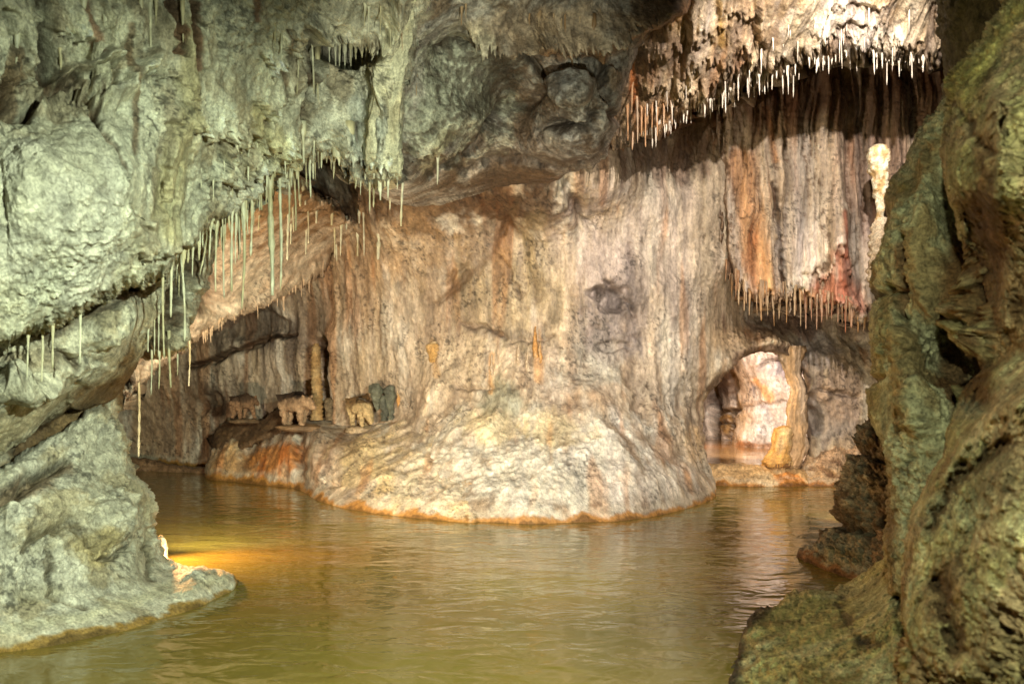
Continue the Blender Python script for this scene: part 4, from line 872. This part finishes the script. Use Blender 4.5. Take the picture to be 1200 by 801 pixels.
for x, a, b in [(741, 95, 134), (746, 110, 168), (752, 120, 160), (757, 118, 172), (764, 116, 150), (770, 120, 160), (778, 118, 148), (786, 112, 146), (735, 120, 165), (742, 150, 176), (728, 182, 196), (790, 20, 30)]:
    straw(x, a, b, 3.6, front(x, a) + .02, 'stalactite', 'orange brown stalactite beside the grey boss, at the left end of the bright overhang', gH, col=tone((.50, .27, .13), (.46, .34, .24), 5, .3, x), kind_taper=.35)
gI = 'ribs on the face of the bright overhang'
for i in range(34):
    x = rs.uniform(748, 1080); yl = lip_y(x); a = yl - rs.uniform(20, 70)
    straw(x, a, a + rs.uniform(16, 44), rs.uniform(1.8, 3.6), over.depth(x, a + 10) + .01, 'stalactite', 'stubby rib of pale dripstone on the face of the bright overhang', gI, col=WH, kind_taper=.25, flare=.03)

# ------------------------------------------------------------------ standing dripstone
def pillar_rows(px, y0, y1, Y, prof, n=40, sway=.01):
    """prof: list of (t from the foot up, half width px)"""
    t = np.linspace(0, 1, n); r = np.interp(t, [p[0] for p in prof], [p[1] for p in prof]) / F * Y
    L = (y0 - y1) / F * Y
    return [(sway * math.sin(6 * a), sway * math.cos(5 * a), a * L, max(b, .002)) for a, b in zip(t, r)]

def standing(name, px, y0, y1, Y, prof, label, cat, mat, col, lump=.02, lf=9., rib=0., group=None, n=40, seg=20, sway=.01):
    rows = pillar_rows(px, y0, y1, Y, prof, n, sway)
    if rib: rows = [(a, b, z, r * (1 + rib * math.sin(z * 95 + 1.5 * math.sin(z * 9)))) for a, b, z, r in rows]
    o = link(name, lathe(rows, seg, mat, name, col, seed=int(px), lump=lump, lumpf=lf)); o.location = at(px, y0, Y)
    return tag(o, label, cat, group)

Y = 12.0
tall = tag(bpy.data.objects.new('stalagmite', None), 'bright club shaped white stalagmite with a knobbly head standing on the right against the wall', 'stalagmite'); C.objects.link(tall)
tall.location = at(1032, 330, Y)
KC = tone((.78, .70, .52), (.55, .36, .16), 14, .5, 5)
head = link('shaft', lathe([(a - (1.2 / F * Y) * (z > .6), b, z, r) for a, b, z, r in pillar_rows(1031, 262, 169, Y, [(0, 6.5), (.1, 4.5), (.2, 4.6), (.4, 8), (.6, 10), (.85, 13), (.94, 12), (.985, 7), (1, 2)], 60)], 28, M_near, 'shaft', KC, seed=3, lump=.03, lumpf=9), tall)
head.location = at(1031, 262, Y) - tall.location
foot = link('base', lathe([(a, b, z, r * (1 + .05 * math.sin(z * 60))) for a, b, z, r in pillar_rows(1032, 330, 255, Y, [(0, 15), (.4, 14), (.6, 13), (.85, 9), (1, 5)], 40)], 28, M_near, 'base', tone((.66, .50, .34), (.74, .62, .46), 10, 2, 4), seed=5, lump=.05, lumpf=10), tall)

YC = front(372, 486) - .12
standing('banded_column', 371, 492, 402, min(YC, 14.8), [(0, 8), (.1, 6.5), (.5, 6.2), (.8, 5.6), (.95, 5), (1, 2.5)], 'slim ochre column ringed with fine bands, behind the middle figure', 'column', M_near, tone((.38, .24, .10), (.44, .31, .15), 4, 1, 2), lump=.012, lf=14, rib=.10, n=90)
standing('stalagmite', 386, 492, 466, front(386, 490) - .1, [(0, 6), (.5, 5), (.9, 4.5), (1, 2)], 'short dark stump of a stalagmite beside the banded column', 'stalagmite', M_near, tone((.16, .12, .07), (.22, .16, .09), 4, 1, 2), lump=.05, lf=10)
for (x, y0, y1, hw, lab) in [(628, 450, 382, 5.5, 'tallest orange spire of the group on the central wall'), (634, 448, 398, 3.2, 'narrow orange spire close against the tallest one, on its right'), (608, 450, 404, 3.6, 'pale cream spire left of the tallest orange one'),
                             (619, 450, 412, 3.2, 'low cream spire between two taller ones'), (577, 462, 414, 3.6, 'thin cream spire standing alone left of the orange group'), (467, 486, 446, 2.6, 'narrow orange spire just right of the right hand figure'),
                             (571, 464, 436, 2.6, 'short blunt spire close to the thin cream one'), (456, 480, 462, 0, '')]:
    if not lab: continue
    o_ = x in (628, 634, 467)
    standing('stalagmite', x, y0, y1, front(x, (y0 + y1) / 2) + .02, [(0, hw), (.3, hw * .85), (.7, hw * .5), (.92, hw * .25), (1, .4)], lab, 'stalagmite', M_near,
             tone((.56, .30, .10), (.60, .46, .28), 5, .3, x) if o_ else tone((.58, .46, .32), (.62, .54, .40), 5, .3, x), lump=.02, lf=8)
standing('broken_stalagmite', 509, 440, 400, front(509, 425) + .08, [(0, 4), (.3, 6), (.9, 7), (1, 4)], 'orange blunt flow stub on the central wall above the right hand figure', 'stalagmite', M_near, tone((.56, .34, .12), (.56, .44, .26), 5, .3, 1), lump=.04)

# --- column of the arch
ac = tag(bpy.data.objects.new('flowstone_column', None), 'orange flowstone column on the right side of the arch, spreading over the rimstone dam', 'column'); C.objects.link(ac)
Yc = 14.75; ac.location = at(915, 546, Yc)
px = lambda v: v / F * Yc
rows = [(px(x - 915), 0, px(546 - y), px(w * .78)) for x, y, w in [(x_ + 6 - (6 if y_ > 540 else 0), y_, w_) for x_, y_, w_ in [(926, 556, 16), (926, 546, 15), (927, 530, 13), (928, 515, 13), (927, 500, 13), (926, 485, 13), (928, 470, 13), (930, 458, 12), (928, 448, 11), (924, 440, 11), (922, 430, 12), (921, 420, 15), (920, 405, 20)]]]
rows = [tuple(np.interp(t, np.linspace(0, 1, len(rows)), [r[k] for r in rows]) for k in range(4)) for t in np.linspace(0, 1, 80)]
link('shaft', lathe(rows, 54, M_wall, 'shaft', tone((.56, .38, .22), (.60, .46, .34), 4, .3, 2), seed=2, lump=.05, lumpf=4, squash=.75, fluted=.5), ac)
rows = [(px(x - 915), -.12, px(546 - y), px(w)) for x, y, w in [(908, 545, 15), (908, 540, 16.5), (909, 536, 16), (911, 530, 12), (914, 522, 11), (915, 510, 10), (916, 502, 9.5), (917, 499, 6), (917, 498, 2)]]
rows = [tuple(np.interp(t, np.linspace(0, 1, len(rows)), [r[k] for r in rows]) for k in range(4)) for t in np.linspace(0, 1, 40)]
bs = link('base', lathe(rows, 34, M_bank, 'base', tone((.66, .38, .12), (.70, .50, .26), 4, .5, 4), seed=6, lump=.05, lumpf=6, fluted=.25), ac)
for i in range(14):
    a = -2.9 + i * .2; r = px(15)
    s_ = link('drip', lathe([(0, 0, .02, .014), (0, 0, -.03, .010), (0, 0, -.05, .003)], 6, M_bank, 'drip', (.20, .10, .04)), bs)
    s_.location = (px(908 - 915) + r * math.cos(a), -.12 + r * math.sin(a), px(4))

# --- smooth pale drapes of flowstone running down the near left rock
def drape(path, name, label, col, seed, sq=.5, off=.0):
    Yd = [front(x, y) for x, y, w in path]; Ym = sum(Yd) / len(Yd)
    o_ = at(path[0][0], path[0][1], Yd[0]); rows = []
    for i in range(90):
        t = i / 89 * (len(path) - 1)
        x, y, w = [float(np.interp(t, range(len(path)), [p[k] for p in path])) for k in range(3)]
        Yv = float(np.interp(t, range(len(path)), Yd)) + off
        v = at(x, y, Yv) - o_; rows.append((v.x, v.y, v.z, w / 2 / F * Yv))
    o = link(name, lathe(rows[::-1], 44, M_near, name, col, seed=seed, lump=.02, lumpf=7, squash=sq, fluted=.35, nf=3.0)); o.location = o_
    return tag(o, label, 'flowstone')
drape([(478, -30, 24), (474, 10, 24), (466, 50, 30), (456, 95, 30), (450, 140, 36), (450, 180, 42), (452, 205, 40), (453, 222, 22)], 'flowstone_drape', 'long smooth cream flowstone drape, the widest, at the right end of the left rock', tone((.66, .63, .44), (.56, .50, .32), 4, .15, 2), 31, .55, .08)
drape([(122, -30, 16), (121, 20, 16), (118, 70, 15), (117, 110, 17), (119, 134, 10)], 'flowstone_drape', 'narrow cream flowstone drape with a blunt foot, high on the far left', tone((.58, .55, .40), (.46, .40, .26), 4, .15, 3), 32, .6, .06)
drape([(232, -30, 22), (226, 10, 22), (216, 70, 24), (210, 130, 28), (200, 190, 30), (188, 250, 22), (182, 276, 8)], 'flowstone_drape', 'dull olive flowstone drape slanting down the middle of the left rock', tone((.46, .42, .26), (.38, .33, .19), 4, .15, 4), 33, .4, .09)
# ------------------------------------------------------------------ the three animal figures
def figure(px_, py_, Yf, hpx, yaw, cols, label, seed, headdown=.0, bulk=1.0, pitch=0):
    """four legged body as one skinned surface, facing +X before turning; height 1"""
    t = tag(bpy.data.objects.new('animal_figure', None), label, 'figurine', 'animal figures on the ledge'); C.objects.link(t)
    J = [ # name, pos, radius
        ((-.42, 0, .64), .25), ((-.16, 0, .76), .29), ((.14, 0, .74), .27), ((.34, 0, .72 - headdown * .2), .21), ((.50, 0, .72 - headdown * .55), .20), ((.68, 0, .62 - headdown * .75), .10), ((.76, 0, .56 - headdown * .8), .07),
        ((-.46, .14, .44), .14), ((-.40, .15, .22), .095), ((-.46, .15, .05), .08), ((-.38, .15, .03), .07),
        ((-.40, -.14, .44), .14), ((-.30, -.15, .22), .095), ((-.34, -.15, .05), .08), ((-.26, -.15, .03), .07),
        ((.20, .14, .48), .13), ((.16, .15, .24), .09), ((.12, .15, .05), .08), ((.20, .15, .03), .07),
        ((.26, -.14, .48), .13), ((.34, -.15, .24), .09), ((.38, -.15, .05), .08), ((.46, -.15, .03), .07),
        ((-.64, 0, .66), .05), ((-.72, 0, .58), .03)]
    E = [(0, 1), (1, 2), (2, 3), (3, 4), (4, 5), (5, 6), (0, 7), (7, 8), (8, 9), (9, 10), (0, 11), (11, 12), (12, 13), (13, 14), (2, 15), (15, 16), (16, 17), (17, 18), (2, 19), (19, 20), (20, 21), (21, 22), (0, 23), (23, 24)]
    me = bpy.data.meshes.new('body'); me.from_pydata([j[0] for j in J], E, []); me.update()
    o = link('body', me, t)
    sk = o.modifiers.new('s', 'SKIN'); sv = me.skin_vertices[0].data
    for i, j in enumerate(J): sv[i].radius = (j[1] * bulk, j[1] * bulk); sv[i].use_root = (i == 1)
    sb = o.modifiers.new('b', 'SUBSURF'); sb.levels = 3; sb.render_levels = 3
    dg = bpy.context.evaluated_depsgraph_get(); m2 = bpy.data.meshes.new_from_object(o.evaluated_get(dg))
    o.modifiers.clear(); o.data = m2; m2.name = 'body'; bpy.data.meshes.remove(me)
    n = len(m2.vertices); V = np.zeros(n * 3, np.float32); m2.vertices.foreach_get('co', V); V = V.reshape(-1, 3)
    nn = np.zeros(n * 3, np.float32); m2.vertices.foreach_get('normal', nn); nn = nn.reshape(-1, 3)
    k = billow(V, 5., 3, seed); V2 = V + nn * ((k - .5) * .05)[:, None]
    m2.vertices.foreach_set('co', V2.ravel()); m2.update()
    c = np.ones((n, 4), np.float32); a_, b_ = np.array(cols[0]), np.array(cols[1])
    w = sst(.60, .80, V[:, 2] - .25 * np.clip(V[:, 0], -.2, .6) + .2 * fbm(V, 5, 2, seed))[:, None]
    c[:, :3] = np.clip((a_ * (1 - w) + b_ * w) * (1 + .5 * fbm(V, 9, 3, seed))[:, None], .01, .9)
    ca = m2.color_attributes.new('Col', 'FLOAT_COLOR', 'POINT'); ca.data.foreach_set('color', c.ravel())
    m2.materials.clear(); m2.materials.append(M_near); m2.polygons.foreach_set('use_smooth', np.full(len(m2.polygons), True))
    for sy in (.12, -.12):
        e = link('ear', lathe([(0, 0, 0, .03), (0, 0, .04, .062), (0, 0, .09, .05), (0, 0, .12, .015)], 10, M_near, 'ear', cols[0], squash=.5), t)
        e.location = (.46, sy * 1.15, .84 - headdown * .52); e.rotation_euler.x = -sy * 4
    s = hpx / F * Yf
    t.location = at(px_, py_, Yf); t.scale = (s, s, s); t.rotation_euler = (0, pitch, yaw)
    return t
figure(286, 490, 15.15, 29, .95, ((.34, .20, .11), (.10, .06, .035)), 'small brown animal figure standing alone on the dark slab, head turned away', 1, .05, 1.0)
figure(347, 498, 14.55, 40, -.6, ((.52, .34, .20), (.05, .03, .018)), 'walking animal figure with dark back and pale face, just left of the banded column', 2, .1, 1.0)
figure(423, 499, 14.2, 36, -.95, ((.64, .47, .24), (.26, .16, .07)), 'golden animal figure with its head hung low, right hand one of the three', 3, .55, 1.05)
# stone plates below the figures
def plate(name, px_, py_, Yp, w, h, col, label, cat):
    bm = bmesh.new(); bmesh.ops.create_icosphere(bm, subdivisions=4, radius=1)
    me = bpy.data.meshes.new(name); bm.to_mesh(me); bm.free()
    n = len(me.vertices); V = np.zeros(n * 3, np.float32); me.vertices.foreach_get('co', V); V = V.reshape(-1, 3)
    V = np.sign(V) * np.abs(V) ** .8; V = V * (1 + .35 * fbm(V, 1.2, 4, px_)[:, None]) * np.array([w / F * Yp, w * .6 / F * Yp, h / F * Yp])
    me.vertices.foreach_set('co', V.astype(np.float32).ravel()); me.update(); me.polygons.foreach_set('use_smooth', np.full(len(me.polygons), True))
    ca = me.color_attributes.new('Col', 'FLOAT_COLOR', 'POINT'); c = np.ones((n, 4), np.float32); c[:, :3] = tone(col, [v * .6 for v in col], 5, 1, 3)(V); ca.data.foreach_set('color', c.ravel())
    me.materials.append(M_bank); o = link(name, me); o.location = at(px_, py_, Yp); return tag(o, label, cat)
plate('stone_slab', 350, 501, 14.45, 27, 4, (.30, .19, .10), 'thin ochre stone plate under the walking figure', 'stone')
plate('stone_slab', 422, 504.5, 14.1, 15, 6, (.48, .36, .22), 'orange stone block under the golden figure', 'stone')
plate('stone_slab', 286, 493.5, 15.1, 17, 3, (.20, .13, .07), 'brown stone plate under the figure on the dark slab', 'stone')
plate('lit_stone', 189, 650, 8.35, 7, 20, (.7, .55, .35), 'small crusted stone glowing in the lamp light at the waterline behind the left ledge', 'stone')
# green grey lobed dripstone behind the golden figure
lb = tag(bpy.data.objects.new('lobed_dripstone', None), 'green grey lobed dripstone behind the head of the golden figure', 'dripstone'); C.objects.link(lb)
Yl = min(front(441, 470), front(458, 470), front(450, 480)) - .08; lb.location = at(452, 494, Yl)
for (nm, x, y0, y1, pr, ln) in [('lobe', 441, 482, 449, [(0, 1), (.15, 2.5), (.5, 6.5), (.75, 8), (.92, 6), (1, 2)], 0), ('lobe', 458, 492, 451, [(0, 3), (.2, 3), (.5, 4.5), (.75, 7), (.92, 5.5), (1, 2)], 0), ('lobe', 450, 493, 463, [(0, 4), (.3, 4), (.7, 5), (1, 3)], 0)]:
    q = link(nm, lathe(pillar_rows(x, y0, y1, Yl, pr, 30), 18, M_near, nm, tone((.17, .18, .13), (.10, .105, .08), 5, .5, x), seed=x, lump=.05, lumpf=7), lb)
    q.location = at(x, y0, Yl) - lb.location

# ------------------------------------------------------------------ camera, lamps, world
cam = bpy.data.cameras.new('camera'); co = bpy.data.objects.new('camera', cam); C.objects.link(co)
co.location = (0, 0, H); co.rotation_euler = (math.pi / 2, 0, 0)
cam.sensor_width = 36; cam.lens = F / 1200 * 36; cam.shift_y = (HZ - 400.5) / 1200
cam.clip_start = .05; cam.clip_end = 200
cam.dof.use_dof = True; cam.dof.focus_distance = 12.0; cam.dof.aperture_fstop = 2.8
scene.camera = co

def lamp(name, loc, tgt, watt, colr, size=.15, angle=None, blend=.6):
    l = bpy.data.lights.new(name, 'SPOT' if angle else 'POINT'); l.energy = watt; l.color = colr; l.shadow_soft_size = size
    if angle: l.spot_size = math.radians(angle); l.spot_blend = blend
    o = bpy.data.objects.new(name, l); C.objects.link(o); o.location = loc
    if tgt is not None: o.rotation_euler = (Vector(tgt) - Vector(loc)).to_track_quat('-Z', 'Y').to_euler()
    return o
GREEN = (.90, 1.0, .75); GREEN2 = (.96, 1., .62); WARM = (1., .78, .52); WHT = (1., .88, .74)
lamp('flood_lamp', (2.0, .6, 3.0), at(250, 610, 7), 4100, (.86, 1, .74), .06, 60, 1.)
lamp('flood_lamp', (.3, .8, 3.0), at(1110, 500, 4.5), 540, GREEN2, .06, 70, .8)
lamp('low_lamp', (-3.22, 8.75, .42), at(440, 330, 14), 1200, WARM, .04, 140, 1.)
lamp('low_lamp', at(170, 580, 8.9), at(300, 655, 8.4) , 620, (1, .50, .18), .06, 125, 1.)
lamp('low_lamp', at(198, 655, 8.22), at(189, 652, 8.35) , 9, (1, .76, .46), .01)
lamp('low_lamp', at(1062, 590, 10.2), at(930, 545, 14.4), 300, WARM, .06, 100, 1.)
lamp('wall_lamp', (.7, 3.0, 2.2), at(640, 490, 12.5), 3400, (1, .88, .75), .06, 50, 1.)
lamp('boss_fill', (.6, 2.6, 1.4), at(535, 115, 9), 1500, (.94, 1, .78), .06, 34, 1.)  # added fill spot that brightens the ceiling boss
lamp('high_lamp', at(1050, -150, 6.9), at(930, 260, 12), 1450, WHT, .03, 80, .8)
lamp('high_lamp', at(1040, -120, 8.3), at(1005, 45, 10.2), 55, WHT, .03, 50, 1.)
lamp('high_lamp', at(1085, 75, 10.6), at(1031, 215, 12), 420, WHT, .02, 34, .8)
lamp('passage_lamp', at(872, 402, 15.9), at(900, 500, 18), 400, (1, .84, .70), .05, 140, .5)
lamp('passage_lamp', at(838, 450, 14.3), at(920, 500, 14.8), 90, (1, .72, .42), .04, 90, .8)
lamp('passage_lamp', at(815, 490, 18.2), at(850, 510, 19.6), 30, (1, .5, .15), .03)
w = bpy.data.worlds.new('World'); scene.world = w; w.use_nodes = True
bg = w.node_tree.nodes['Background']; bg.inputs[0].default_value = (1, .72, .45, 1); bg.inputs[1].default_value = .035
scene.view_settings.view_transform = 'Standard'; scene.view_settings.look = 'None'
scene.view_settings.exposure = 0; scene.view_settings.gamma = 1
cy = scene.cycles; cy.use_denoising = True; cy.max_bounces = 5; cy.diffuse_bounces = 3; cy.glossy_bounces = 2; cy.sample_clamp_indirect = 4
cy.caustics_reflective = False; cy.caustics_refractive = False
try: cy.denoiser = 'OPENIMAGEDENOISE'
except Exception: pass
